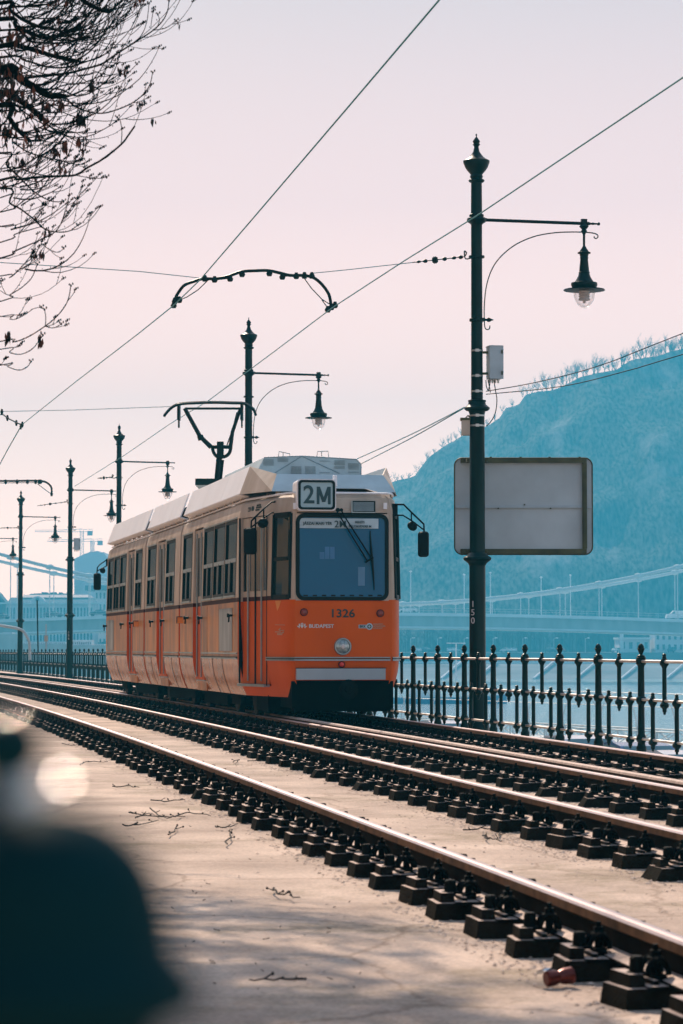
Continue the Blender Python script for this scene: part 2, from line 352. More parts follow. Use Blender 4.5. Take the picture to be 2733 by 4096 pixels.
rl = ['steel rail nearest the camera, beside the bare slab', 'second steel rail from the camera, with a bare strip before it',
      'third steel rail from the camera, under the tram beside the check rail', 'farthest steel rail, next to the iron fence']
for off, l in zip(RAILS, rl):
    tag(sweep(off, PROF, RMIS, [M['railtop'], M['railhead'], M['railside'], M['pale_lit']], 'rail'), l, 'rail', 'running rails')
CP = [(-.034,0),(-.028,.016),(-.01,.024),(.012,.024),(.03,.016),(.034,0),(.03,-.03),(.008,-.04),(.008,-.10),(.03,-.147),(-.03,-.147),(-.008,-.10),(-.008,-.04),(-.03,-.03)]
tag(sweep(KS+.155, CP, [0,0,0,0,0,2,2,2,2,2,2,2,2,1], [M['pale_lit'], M['railhead'], M['railside']], 'check_rail'), 'rounded check rail running close along the third rail', 'check rail')

# ------------------------------------------------------------------ rail fasteners
def fastener_parts():
    P = {}
    random.seed(3)
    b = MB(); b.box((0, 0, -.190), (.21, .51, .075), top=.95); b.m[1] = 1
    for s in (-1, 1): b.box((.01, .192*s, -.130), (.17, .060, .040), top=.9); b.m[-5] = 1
    P['plinth'] = (b, [M['plinth'], M['pale_lit']])
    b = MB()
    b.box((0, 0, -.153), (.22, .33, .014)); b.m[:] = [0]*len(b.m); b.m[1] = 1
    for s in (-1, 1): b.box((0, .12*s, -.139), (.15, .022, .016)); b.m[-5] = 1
    P['rib_plate'] = (b, [M['iron'], M['pale_lit']])
    for s in (-1, 1):
        b = MB(); c = (0, .082*s, -.12); pr = []
        b.box((0, .088*s, -.128), (.075, .05, .022))
        # the spring ring arched over the rail foot, then bolt and nut
        for dx in (-.03, .03): b.tube([Vector((dx, .092*s+.040*math.cos(a), -.120+.052*math.sin(a))) for a in [math.pi*k/8 for k in range(9)]], .012, 6)
        b.lathe([(-.12, .016), (-.07, .016)], (0, .088*s, 0), 10); b.lathe([(-.072, .030), (-.064, .030)], (0, .088*s, 0), 12)
        b.lathe([(-.064, .021), (-.042, .021)], (0, .088*s, 0), 6); b.lathe([(-.042, .011), (-.022, .011)], (0, .088*s, 0), 8)
        P['clip%d' % s] = (b, [M['iron']])
        b = MB(); b.lathe([(-.118, .036), (-.108, .036), (-.106, .027), (-.062, .024), (-.056, .019)], (-.02, .170*s, 0), 12)
        P['anchor_bolt%d' % s] = (b, [M['iron']])
    return P
FP = fastener_parts()
fpos = []
for ri, off in enumerate(RAILS):
    y = 6.3+.31*ri
    while y < 105:
        p = pt(y, off); fpos.append((p.y, p.x, y, off)); y += .735
fpos.sort(key=lambda q: q[0]*(1.0 if q[3] < 2 else 1.25))
near = fpos[:290]; far = fpos[290:]
lab = 'dark rail fastener: grout block, ribbed plate, two clips and bolts under a rail'
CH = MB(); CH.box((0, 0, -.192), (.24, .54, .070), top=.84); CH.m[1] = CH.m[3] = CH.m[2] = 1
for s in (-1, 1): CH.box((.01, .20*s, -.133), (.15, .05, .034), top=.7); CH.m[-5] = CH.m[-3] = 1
ch_o = CH.obj('plinth', [M['plinth'], M['pale_lit']]); ch_me = ch_o.data; bpy.data.objects.remove(ch_o)
root = thing('rail_fastener', lab, 'rail fastener', (0, 0, 0), 'rail fasteners along the tracks')
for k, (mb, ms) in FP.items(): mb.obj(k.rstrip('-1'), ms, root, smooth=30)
for i, (py, px, y, off) in enumerate(near):
    j = random.uniform(-.02, .02)
    if i == 0: o = root; o.location = (px, py, 0); o.rotation_euler = (0, 0, ang(y)+R(90))
    else: o = dup(root, (px, py, 0), ang(y)+R(90)+random.gauss(0, .035))
    o.scale = (random.uniform(.85, 1.22), random.uniform(.92, 1.08), random.uniform(.97, 1.03))
    if i and random.random() < .16:
        for c_ in o.children:
            if c_.name.startswith('plinth'): c_.data = ch_me
    if random.random() < .14: o.rotation_euler.z += random.uniform(-.16, .16); o.scale.x *= 1.15
b = MB()
for (py, px, y, off) in far:
    a = ang(y)+R(90); ca, sa = math.cos(a), math.sin(a)
    for k, (mb, ms) in FP.items():
        vs = [(px+v[0]*ca-v[1]*sa, py+v[0]*sa+v[1]*ca, v[2]) for v in mb.v]; n0 = len(b.m); b.add(vs, mb.f, 2)
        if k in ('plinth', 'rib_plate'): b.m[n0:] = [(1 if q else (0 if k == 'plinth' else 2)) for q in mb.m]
tag(b.obj('rail_fastener', [M['plinth'], M['pale_lit'], M['iron']], kind='stuff', org=(fpos[-1][1], fpos[-1][0], GZ)), 'small far rail fasteners along the distant rails', 'rail fasteners')

# gravel and litter beside the rails
b = MB(); random.seed(11)
def stone(b, x, y, z, r):
    vs = []; 
    for d in ((1,0,0),(-1,0,0),(0,1,0),(0,-1,0),(0,0,1)):
        q = r*random.uniform(.6, 1.2); vs.append((x+d[0]*q, y+d[1]*q, z+d[2]*q*.4))
    b.add(vs, [(0,2,4),(2,1,4),(1,3,4),(3,0,4)])
for off, lo, hi, n in ((1.5, -.40, -.1, 7000), (0, -.38, -.12, 2600), (2.76, -.5, -.1, 6000), (1.5, .1, .45, 4000), (0, .1, .36, 1500), (1.5, -.8, -.3, 500), (0, -1.2, -.3, 250), (4.26, -.6, -.1, 2500)):
    for k in range(n):
        y = 7+33*random.random()**1.6; o = off+random.uniform(lo, hi) if random.random() < .95 else off+random.gauss((lo+hi)/2, .25)
        cl = noise.noise(Vector((y*.5, off*3, 0)))
        if cl < -.1 and random.random() < .8: continue
        p = pt(y, o); stone(b, p.x, p.y, GZ+.002, random.uniform(.004, .013))
for (py, px, y, off) in near[:170]:
    for k in range(34):
        dy_ = random.uniform(.10, .62); o_ = random.choice((-1, 1))*random.uniform(.08, .30) if random.random() < .75 else -random.uniform(.24, .36)
        p = pt(y-dy_+.2, off+o_); stone(b, p.x, p.y, GZ+.002, random.uniform(.006, .020))
b.obj('gravel', M['gravel'], kind='stuff', label='loose gravel along the rail fasteners')

# fallen twigs, traced where they lie
random.seed(5)
TW = [[(1090,3560),(1110,3585),(1150,3592),(1200,3595)], [(905,3385),(920,3350),(930,3325)], [(600,3205),(680,3212),(740,3205)], [(540,3275),(600,3270),(690,3278)],
      [(1855,3320),(1925,3318),(2010,3316)], [(1937,3345),(1950,3365),(1975,3362),(2010,3368)], [(600,3245),(655,3270),(730,3268)], [(250,2975),(300,2985),(350,2960)],
      [(930,3052),(950,3045),(945,3060)], [(990,3045),(1050,3047)], [(490,3310),(560,3300),(640,3280)], [(700,3275),(760,3255),(840,3270)], [(320,3060),(360,3050),(430,3052)], [(455,3150),(500,3153),(560,3152)],
      [(680,3345),(700,3325),(712,3310)], [(1230,3980-45),(1120,3935),(1000,3935)], [(860,3310),(900,3318),(950,3300)], [(2000,3330),(1990,3350)], [(345,2945),(380,2950),(420,2944)], [(520,3255),(560,3262),(600,3258)]]
TL = ['hooked twig with small buds in the middle of the sunlit slab', 'short forked twig pointing up just left of the hooked one', 'straight twig beside the dark blurred knob, lowest of the cluster', 'long knobbly twig across the middle of the twig cluster',
 'long straight twig between the two nearest rails', 'curled twig just below the long one between the nearest rails', 'twig crossing the left end of the twig cluster', 'farthest twig, close to the blurred knob near the first rail',
 'tiny bent twig right of the twig cluster, farther back', 'thin short twig near the fasteners of the first rail, far part', 'bent twig at the left of the cluster, nearer the camera', 'wavy twig at the right end of the cluster', 'flat twig behind the bright blurred disc', 'short straight twig just above the cluster',
 'short upright sprig in front of the cluster', 'long thin twig nearest the camera on the shaded slab', 'short sprig between cluster and first rail', 'tiny scrap of twig at the left end of the long one between rails', 'crooked twig beside the far fasteners at the left', 'short bar of twig in the centre of the cluster']
for i, P in enumerate(TW):
    pp = [onz(x, y, GZ+.012) for x, y in P]; pp = smoothline([Vector((q.x, q.y+random.uniform(-.02,.02), GZ+.012+random.uniform(0, .012))) for q in pp], 4)
    pp = [p_+Vector((random.gauss(0,.006), random.gauss(0,.03), abs(random.gauss(0,.006)))) for p_ in pp]
    b = MB(); n = len(pp); b.tube(pp, [max(.0025, .0055*(1-k/n*.6)) for k in range(n)], 5)
    for k in range(2, n-1, 2):
        d = Vector((random.uniform(-1,1), random.uniform(-1,1), .3)).normalized()*random.uniform(.015, .06)
        b.tube([pp[k], pp[k]+d], .003, 4)
        if random.random() < .5: b.sph(pp[k]+d, .007, 5)
    o = b.obj('fallen_twig', M['drytwig'], org=pp[0]); tag(o, TL[i], 'twig', 'fallen twigs on the slab')
b = MB()
for k in range(120):
    x = random.uniform(200, 1500); y = random.uniform(3000, 4000); q = onz(x, y, GZ+.004)
    if random.random() < .5: stone(b, q.x, q.y, q.z, random.uniform(.003, .008))
    else:
        a = random.uniform(0, 6.3); l = random.uniform(.008, .03); d = Vector((math.cos(a), math.sin(a), .2))*l; b.tube([q, q+d], .0022, 4)
b.obj('debris', M['drytwig'], kind='stuff', label='tiny bits of bark and grit on the slab')
# crushed can beside a fastener
cp = onz(2235, 3950, GZ); r_ = thing('crushed_can', 'crushed metal can lying against the nearest rail fasteners', 'can', (cp.x, cp.y, GZ+.03))
b = MB(); ax = Vector((.9, .35, .08)).normalized()
b.lathe([(-.05,.024),(-.045,.03),(-.015,.028),(.0,.022),(.02,.029),(.05,.031),(.056,.026)], (cp.x, cp.y, GZ+.036), 14, axis=ax)
b.obj('can_body', mat('can_red_tin', (.16,.03,.02), .3, .6), r_, smooth=40)
b = MB(); b.lathe([(0,.029),(.006,.031),(.012,.03)], (cp.x-.045, cp.y+.01, GZ+.05), 14, axis=(-.2,.2,1)); b.obj('can_lid', mat('shiny_tin', (.75,.8,.85), .15, 1), r_, smooth=40)

# ------------------------------------------------------------------ cast iron fence
def fz(Y):                                       # top of the finials at that distance
    return 1.004 if Y < 34 else 1.004+(Y-34)*(-.125/86)
def lathe_obj(prof, name, n=12):
    b = MB(); b.lathe(prof, (0,0,0), n); return b
POSTP = [(-1.165,.05),(-1.12,.05),(-1.10,.04),(-1.07,.036),(-1.055,.044),(-1.03,.052),(-1.0,.044),(-.98,.034),(-.66,.031),(-.645,.043),(-.61,.053),(-.585,.047),(-.57,.034),(-.26,.031),(-.235,.036),(-.225,.048),(-.205,.05),(-.175,.05),(-.165,.043),(-.16,.048),(-.15,.047),(-.145,.036),(-.14,.04),(-.13,.036),(-.125,.026),(-.118,.014),(-.112,.016),(-.09,.026),(-.065,.033),(-.062,.038),(-.055,.038),(-.052,.032),(-.03,.029),(-.01,.018),(0,.004)]
BALP = [(-.345-.30,.004),(-.64,.012),(-.62,.013),(-.615,.018),(-.605,.022),(-.59,.019),(-.575,.026),(-.565,.04),(-.54,.044),(-.515,.03),(-.50,.0215),(-.16,.0205),(-.135,.030),(-.12,.042),(-.095,.044),(-.07,.032),(-.055,.022),(-.045,.018),(-.035,.022),(-.03,.015),(-.02,.02),(-.008,.018),(0,.006)]
fr = thing('iron_fence', 'dark green cast iron fence with egg finials along the quay edge', 'fence', (FL[0].x, FL[0].y, GZ))
pm = MB().lathe(POSTP, (0,0,0), 14).obj('fence_post', M['green'], fr, org=(0,0,0), smooth=35)
bm_ = MB().lathe(BALP, (0,0,0), 10).obj('baluster', M['green'], fr, org=(0,0,0), smooth=35)
def par(o, src, p, sc=(1,1,1)):
    c = o; c.parent = src; c.location = Vector(p)-Vector(src['_o']); c.scale = sc
# walk the line
seg = []; acc = 0; L = FL+[FL[-1]+FLd*k for k in range(1, 60)]
cum = [0]
for i in range(1, len(L)): cum.append(cum[-1]+(L[i]-L[i-1]).length)
def walk(d):
    import bisect
    i = min(max(bisect.bisect(cum, d)-1, 0), len(L)-2); k = (d-cum[i])/(cum[i+1]-cum[i]); return L[i].lerp(L[i+1], k)
# phase: a post stands at photo x 2559 (Y 29.85)
d0 = next(d*.01 for d in range(0, 9000) if walk(d*.01).y > 29.80)
BAY = 1.765; d = d0-BAY*8; posts = []; bals = []
while d < cum[-1]-2:
    posts.append(walk(d))
    bals.append((walk(d+BAY/2), 0)); bals.append((walk(d+BAY/4), 1)); bals.append((walk(d+BAY*3/4), 1))
    d += BAY
bals.sort(key=lambda q: q[0].y if q[0].y > 25 else q[0].y+300)
usedp = usedb = False; extra = MB(); extrap = MB()
for i, p in enumerate(posts):
    if not usedp: c = pm; usedp = True
    else: c = pm.copy(); COL.objects.link(c)
    par(c, fr, (p.x, p.y, fz(p.y)), (1.12, 1.12, 1))
for i, (p, low) in enumerate(bals):
    z = fz(p.y)-(.105 if not low else .525)
    if i < 100:
        if not usedb: c = bm_; usedb = True
        else: c = bm_.copy(); COL.objects.link(c)
        par(c, fr, (p.x, p.y, z), (1.12, 1.12, 1.0 if not low else .97))
    else: extra.lathe([q for k, q in enumerate(BALP) if k % 2 == 0 or k in (9, 11, 13)], (p.x, p.y, z), 6)
o = extra.obj('baluster', M['green'], fr, smooth=35); o['kind'] = 'stuff'
LW = [walk(q*1.0) for q in range(0, int(cum[-1]))]
for dz, r in ((-.193, .0165), (-.605, .015), (-1.03, .015)):
    MB().tube([Vector((p.x, p.y, fz(p.y)+dz)) for p in LW], r, 10).obj('fence_rail', M['fencerail'], fr, smooth=60)

# ------------------------------------------------------------------ lamp posts
PX1 = (1907, 38.8)
def prof_px():
    P = [(2925,46),(2900,46),(2890,40),(2870,36),(2700,33),(2262,32.5),(2260,34),(2252,38),(2246,46),(2240,54),(2235,57),(2229,55),(2222,44),(2214,38),(2210,31),(1655,30.5),(1650,33),(1645,33),(1642,44),(1636,51),(1630,52),(1625,46),(1618,37),(1608,34),(1604,37),(1600,36),(1598,24),(1285,23),(1284,30),(1274,30),(1272,23),(1031,22.5),(1030,32),(1022,32),(1021,22.5),(898,22.5),(893,26),(888,35),(880,40),(872,38),(868,28),(862,30),(857,29),(854,23),(730,22),(726,30),(721,33),(717,30),(712,23),(705,27),(700,25),(696,24),(690,29),(680,38),(668,46),(650,53),(642,54),(639,50),(636,42),(628,31),(618,22),(605,13),(585,9),(580,12),(577,16),(573,12),(570,12),(565,15.5),(560,13),(550,6),(546,2.5),(541,2),(539,3.5),(535,3),(533,1)]
    out = []
    for y, r in P:
        z = at(1907, y, 38.8).z; out.append((z, r*38.8/FPX*.995))
    out.sort(key=lambda q: q[0]); out[0] = (GZ, out[0][1]); return out
PP = prof_px()
ZT = PP[-1][0]
def zpx(y): return at(1907, y, 38.8).z
ARMD = Vector((1, .17, 0)).normalized()
def lamp_post_build():
    r = thing('lamp_post', 'x', 'lamp post', (0, 0, 0), 'lamp posts along the quay'); s_ = 38.8/FPX
    MB().lathe(PP, (0,0,0), 24).obj('post_shaft', M['green'], r, smooth=35)
    def P(x, y): return ARMD*((x-1907)*s_/ARMD.x)*1.0+Vector((0, 0, zpx(y)))
    b = MB(); b.tube([P(1925, 877), P(2345, 881)], .024, 10)
    b.lathe([(0,.035),(.02,.04),(.05,.03),(.07,.024)], P(1930,877), 12, axis=ARMD)
    b.box(P(2346, 876), (.085, .06, .09), ax=(ARMD, Vector((-ARMD.y, ARMD.x, 0)), Vector((0,0,1))))
    b.lathe([(0,.02),(.03,.03),(.05,.02),(.08,.014),(.1,.02),(.12,.014),(.16,.012),(.175,.024),(.2,.02),(.205,.005)], P(2355, 881), 10, axis=ARMD)
    b.obj('arm', M['green'], r, smooth=40)
    cur = [(1960,1300),(1958,1312),(1948,1316),(1940,1308),(1938,1290),(1937,1262),(1938,1215),(1945,1150),(1962,1090),(1990,1040),(2035,995),(2085,962),(2150,936),(2220,922),(2280,917),(2345,916),(2385,919),(2401,925),(2403,934),(2396,940),(2388,937),(2388,931)]
    b = MB(); b.tube(smoothline([P(x, y) for x, y in cur], 4), .0085, 6)
    b.lathe([(0,.03),(.03,.03),(.05,.018),(.07,.014),(.08,.03),(.1,.034),(.13,.02),(.15,.008),(.16,.012),(.165,.004)], P(1928, 1277), 10, axis=ARMD)
    b.obj('scroll_brace', M['green'], r, smooth=50)
    L = [(880,9),(893,20),(900,14),(905,9),(912,13),(920,8),(926,5),(972,5),(975,8),(980,10),(988,16),(995,20),(997,27),(1002,27),(1004,18),(1010,18),(1014,16),(1020,18),(1024,16),(1075,21),(1078,24),(1082,22),(1095,26),(1110,35),(1117,40),(1120,54),(1126,55),(1132,54),(1140,50),(1146,48),(1147,85),(1151,86),(1152,46)]
    pr = [(zpx(y), w*s_*.98) for y, w in L][::-1]; c = P(2346, 880); c.z = 0
    hd = MB().lathe(pr, c, 20).obj('lantern', M['green'], r, smooth=35)
    G = [(1150,43),(1160,44),(1175,42),(1190,38),(1203,31),(1213,21),(1219,11),(1222,1)]
    g = MB().lathe([(zpx(y), w*s_) for y, w in G][::-1], c, 20, cap=False).obj('glass_globe', M['lampglass'], r, smooth=60)
    I = [(1150,20)]+[(1155+k*5, 19 if k % 2 else 24) for k in range(7)]+[(1190,24),(1191,6),(1200,6),(1203,2)]
    g2 = MB().lathe([(zpx(y), w*s_) for y, w in I][::-1], c, 14).obj('lamp_insert', M['lampinner'], r)
    return r
POSTS = [((1907, 1000), 38.8, 'nearest lamp post, standing before the sign board, number 150 painted on it', 1),
         ((995, 1600), 60.2, 'lamp post rising behind the middle of the tram roof, beside the pantograph', 1),
         ((476, 2100), 87.5, 'lamp post rising behind the tail of the tram', 1),
         ((281, 2200), 103.5, 'lamp post with grey cabinet beyond the tail of the tram', 1),
         ((83, 2200), 123.5, 'far lamp post beside the curved steel pipe', 1),
         ((-65, 2250), 146.0, 'farthest lamp post, only its lantern shows at the picture edge', 1)]
lp = lamp_post_build(); PO = []
for i, ((x, y), Y, lb, k) in enumerate(POSTS):
    q = at(x, y, Y); o = lp if i == 0 else None
    if o is None: o = dup(lp, (q.x, q.y, 0))
    o.location = (q.x, q.y, 0); o['label'] = lb; o['_o'] = (q.x, q.y, 0); PO.append(o)
    zt = {0: 535, 1: 1270, 2: 1695, 3: 1832, 4: 1960, 5: 2063}[i]; zz = at(x, zt, Y).z
    o.scale = (1, 1, (zz-GZ)/(ZT-GZ)); o.location.z = GZ*(1-o.scale.z)
    o.rotation_euler = (0, 0, (.0, .05, .08, .10, .13, .15)[i]); o['group'] = 'lamp posts along the quay'
def text(body, size, mt, name, parent, loc, rot, extr=.002, offs_=0.0, align='CENTER', sx=1.0, **kw):
    cu = bpy.data.curves.new(name, 'FONT'); cu.body = body; cu.size = size; cu.extrude = extr; cu.offset = offs_; cu.align_x = align; cu.align_y = 'CENTER'; cu.resolution_u = 3
    for k, v in kw.items(): setattr(cu, k, v)
    to = bpy.data.objects.new(name, cu); COL.objects.link(to); bpy.context.view_layer.update()
    me = bpy.data.meshes.new_from_object(to); bpy.data.objects.remove(to)
    ob = bpy.data.objects.new(name, me); COL.objects.link(ob); me.materials.clear(); me.materials.append(mt)
    ob.matrix_world = Matrix.Translation(Vector(loc)) @ rot.to_4x4() @ Matrix.Diagonal((sx, 1, 1, 1))
    if parent is not None:
        ob.parent = parent; ob.location = Vector(loc)-Vector(parent['_o'])
    return ob
FACEC = Matrix(((1,0,0),(0,0,-1),(0,1,0)))         # text plane facing the camera: x right, y up
p1 = PO[0]
for k, ch in enumerate('150'):
    q = at(1892, 2417+k*33, 38.65); text(ch, .125, M['whitetext'], 'post_number', p1, (q.x, q.y, q.z), Matrix.Rotation(R(-26), 3, 'Z') @ FACEC)
for k, ch in enumerate('156'):
    q = at(273, 2526+k*13, 103.3); 
    o = text(ch, .125, M['whitetext'], 'post_number', PO[3], (q.x, q.y, q.z), Matrix.Rotation(R(-26), 3, 'Z') @ FACEC)
    o.location = Vector((q.x, q.y, q.z))-PO[3].location; o.location = Matrix.Rotation(-PO[3].rotation_euler.z, 3) @ o.location if False else o.location

# equipment cabinets, bands, cables on posts 1 and 4
def cabinet(x0, y0, x1, y1, Y, sx, lb):
    a = at(x0, y0, Y); c = at(x1, y1, Y); w = c.x-a.x; h = a.z-c.z; q = at((x0+x1)/2, (y0+y1)/2, Y)
    r = thing('equipment_cabinet', lb, 'cabinet', (q.x, q.y, c.z)); b = MB(); rot = Matrix.Rotation(R(12), 3, 'Z')
    ax = (rot @ Vector((1,0,0)), rot @ Vector((0,1,0)), Vector((0,0,1)))
    b.box(q, (w*.93, .2, h), ax=ax); b.obj('cabinet_body', M['cabinet'], r)
    b = MB(); b.box(q-ax[1]*.105, (w*.97, .014, h*1.02), ax=ax); b.box(q+Vector((0,0,h/2+.006)), (w*.98, .23, .014), ax=ax); b.obj('door', M['cabinet'], r)
    b = MB()
    for k in (.33, -.33): b.box(q+Vector((-w*.62, 0, h*k)), (w*.4, .05, .03)); b.box(q+Vector((w*.49, -.1, h*k)), (.02, .03, .05))
    b.obj('bracket', M['olive'], r)
    b = MB()
    for k in range(4): b.lathe([(-.05, .012), (0, .018), (.0, .018)], (q.x-w*.35+k*w*.2, q.y, c.z-.01), 8)
    b.obj('cable_gland', M['steel'], r)
    return r
cabinet(1950, 1388, 2008, 1516, 38.8, 1, 'grey cabinet strapped to the nearest lamp post above the sign board')
cabinet(296, 2154, 320, 2200, 103.5, 1, 'small grey cabinet on the lamp post beyond the tail of the tram')
q = at(1863, 1710, 38.8); r = thing('junction_box', 'small beige box strapped to the left side of the nearest lamp post', 'box', (q.x, q.y, q.z-.1))
MB().box(q, (.115, .16, .22), top=1.0).obj('box_body', M['cream'], r); MB().box(q+Vector((-.005, 0, .115)), (.14, .18, .035)).obj('box_lid', M['olive'], r)
MB().tube([q+Vector((.0,0,.13)), q+Vector((.03,0,.17)), q+Vector((.1,0,.12))], .012, 6).obj('bracket', M['olive'], r)
q0 = PO[0].location
for k, (y, rr) in enumerate(((1402, 23), (1503, 23), (1565, 23.5), (1662, 30), (1702, 30))):
    z = at(1907, y, 38.8).z; b = MB(); b.lathe([(z-.012, (rr+1.2)*38.8/FPX), (z+.012, (rr+1.2)*38.8/FPX)], (q0.x, q0.y, 0), 20, cap=False); b.box((q0.x, q0.y-.105 if k > 2 else q0.y-.082, z), (.05, .03, .04))
    b.obj('steel_band', M['steel'], PO[0], smooth=40, org=(q0.x, q0.y, 0)).location = (0, 0, 0)
b = MB()
for P in ([(1944,1520),(1946,1545),(1952,1560),(1958,1565)], [(1952,1520),(1958,1548),(1962,1570)], [(1963,1520),(1958,1545),(1953,1562)], [(1976,1520),(1982,1560),(1988,1600),(1982,1650),(1965,1685),(1945,1705)]):
    b.tube(smoothline([at(x, y, 38.75) for x, y in P], 4), .007, 5)
tag(b.obj('power_cable', M['black'], org=at(1950,1560,38.75)), 'thin black cables hanging below the grey cabinet on the post', 'cable')

# ------------------------------------------------------------------ sign board seen from behind
YS = 39.3; a = at(1818, 1832, YS); c = at(2371, 2218, YS); cx = (a.x+c.x)/2; cz = (a.z+c.z)/2; w = c.x-a.x; h = a.z-c.z
sg = thing('sign_board', 'large blank grey back of a road sign fixed behind the lamp post', 'sign', (cx, YS, c.z))
def rrect(cx, cz, w, h, r, y, n=6):
    P = []
    for sx, sz, a0 in ((1,1,0),(-1,1,90),(-1,-1,180),(1,-1,270)):
        for k in range(n+1):
            t = R(a0+90*k/n); P.append(Vector((cx+sx*(w/2-r)+r*math.cos(t), y, cz+sz*(h/2-r)+r*math.sin(t))))
    return P
MB().poly(rrect(cx, cz, w, h, .11, YS), (0, .012, 0)).obj('panel', M['signback'], sg)
b = MB(); P = rrect(cx, cz, w, h, .11, YS-.008); P.append(P[0]); b.tube(P+[P[1]], .009, 6); b.obj('edge_rim', M['olive'], sg, smooth=60)
def rc(x0, y0, x1, y1, y, th, b):
    p = at(x0, y0, YS); q = at(x1, y1, YS); b.box(((p.x+q.x)/2, y, (p.z+q.z)/2), (q.x-p.x, th, p.z-q.z))
b = MB(); rc(1842, 1833, 2346, 1852, YS-.03, .05, b); rc(1842, 2196, 2346, 2216, YS-.03, .05, b); rc(2328, 1853, 2348, 2195, YS-.032, .05, b); rc(2333, 1841, 2336, 2214, YS-.06, .01, b)
b.obj('frame', M['olive'], sg)
b = MB(); rc(1824, 2022, 2327, 2032, YS-.014, .03, b); rc(2349, 2026, 2366, 2033, YS-.014, .03, b); b.obj('centre_rail', M['cabinet'], sg)
b = MB()
for x in (1963, 2082, 2198, 2318):
    q = at(x, 1831, YS); b.box((q.x, YS-.03, q.z+.005), (.03, .03, .014)); q = at(x, 2218, YS); b.box((q.x, YS-.03, q.z-.005), (.03, .03, .014))
for x, y in ((1993,2034),(2202,2034),(2098,2019)):
    q = at(x, y, YS); b.box((q.x, YS-.03, q.z), (.02, .03, .018))
b.obj('clamp', M['olive'], sg)
for k, y in enumerate((1842, 2205)):
    q = at(1907, y, 39.1); MB().box((q.x, 39.05, q.z), (.3, .25, .05)).obj('bracket', M['olive'], sg)
# ------------------------------------------------------------------ the tram
OC = KS+.75
def T(t, o, z=0.0):
    p = pt(36.26+t/1.016, OC+o); return Vector((p.x, p.y, z))
TR = thing('tram', 'orange and cream articulated tram on the second track', 'tram', T(0, 0, 0))
def hd(t):
    a = T(t, 0); c = T(t+.1, 0); d = (c-a).normalized(); return d, Vector((d.y, -d.x, 0))   # rearwards, and to the far (water) side
D0, R0 = hd(0)                                   # D0 points to the tail, R0 to image right
FP0 = T(0, 0)
def front(x, y, out=0.0):                        # photo pixel -> point on the front plane
    d = ray(x, y); o = Vector((0, 0, HC)); n = -D0; k = (FP0+n*out-o).dot(n)/d.dot(n); return o+d*k
def side(x, y, o=-1.15):
    u = ray(x, y).x; lo, hi = -1.0, 24.0
    for _ in range(40):
        m = (lo+hi)/2; p = T(m, o)
        if p.x/p.y > u: lo = m
        else: hi = m
    p = T(lo, o); return Vector((p.x, p.y, at(x, y, p.y).z)), lo
def inset(z):
    if z < .83: return (.83-z)**2*.46
    if z < 1.7: return 0
    if z < 2.83: return (z-1.7)*.026
    return .03+(z-2.83)*.25 if z < 2.97 else .065+(z-2.97)*1.5
ZR = [.29, .36, .44, .52, .62, .72, .80, .86, 1.2, 1.60, 1.66, 1.71, 2.2, 2.77, 2.83, 2.90, 2.97, 3.0, 3.03]
WIN = [(2.24,3.40),(3.49,4.67),(4.76,5.85),(7.30,8.46),(9.57,10.80),(12.32,13.60),(14.55,15.60),(17.25,18.33),(18.45,19.50),(19.65,20.70)]
DOOR = [(5.98,7.05),(10.96,12.07),(15.85,16.95)]
JOINT = [(8.72,8.90),(13.92,14.10)]
NOSE = [(0,-.66),(.02,-.69),(.06,-.72),(.14,-.757),(.30,-.803),(.58,-.875),(.80,-.918),(1.90,-1.131),(2.0,-1.15)]
def wall_point(t, o, z, nrm):
    i = inset(z); s, r = hd(t); p = T(t, o, z); return p-(s*nrm[0]+r*nrm[1])*i
MI = {'o': 0, 'c': 1, 'b': 2, 's': 3, 'k': 4}
BM = [M['orange'], M['cream'], M['brown'], M['orangeside'], M['under'], M['skirt']]
def wall(b, st, sideflag, holes, zr=ZR):         # st: list of (t, o, (nt, no)); holes(i, zmid) -> True to leave open
    n = len(zr); base = len(b.v)
    for (t, o, nr) in st:
        for z in zr: b.v.append(wall_point(t, o, z, nr))
    for i in range(len(st)-1):
        for k in range(n-1):
            zm = (zr[k]+zr[k+1])/2; tm = (st[i][0]+st[i+1][0])/2
            if holes(tm, zm, (st[i][1]+st[i+1][1])/2): continue
            f = (base+i*n+k, base+(i+1)*n+k, base+(i+1)*n+k+1, base+i*n+k+1)
            if st[i][1]+st[i+1][1] > 0: f = f[::-1]
            mi = 0 if zm < 1.60 else (2 if zm < 1.66 else 1)
            if sideflag and mi == 0: mi = 3 if zm > .8 else 5
            if not sideflag and mi == 2 and abs(st[i][1]) < .87: mi = 0 if zm < 1.6 else 1
            b.f.append(f); b.m.append(mi)
def norms(st):
    out = []
    for i, (t, o) in enumerate(st):
        a = st[max(i-1, 0)]; c = st[min(i+1, len(st)-1)]; dt, do = c[0]-a[0], c[1]-a[1]; l = math.hypot(dt, do)
        sg = -1 if (a[1]+c[1]) < 0 else 1
        # outward normal: perpendicular to the run, pointing away from the axis / forward
        nt, no = do/l, -dt/l
        if no*sg < 0 or (abs(no) < 1e-6 and nt > 0): nt, no = -nt, -no
        out.append((t, o, (nt, no)))
    return out
def inwin(t, z, lo=1.71, hi=2.77):
    return lo < z < hi and any(a < t < b for a, b in WIN)
def indoor(t, z): return .44 < z < 2.83 and any(a < t < b for a, b in DOOR)
SECT = [(2.0, 8.72), (8.90, 13.92), (14.10, 20.85)]
def tb(a, b):
    s = sorted({a, b}|{x for w in WIN+DOOR for x in w if a < x < b}|{a+.35*(b-a), a+.7*(b-a)}); return s
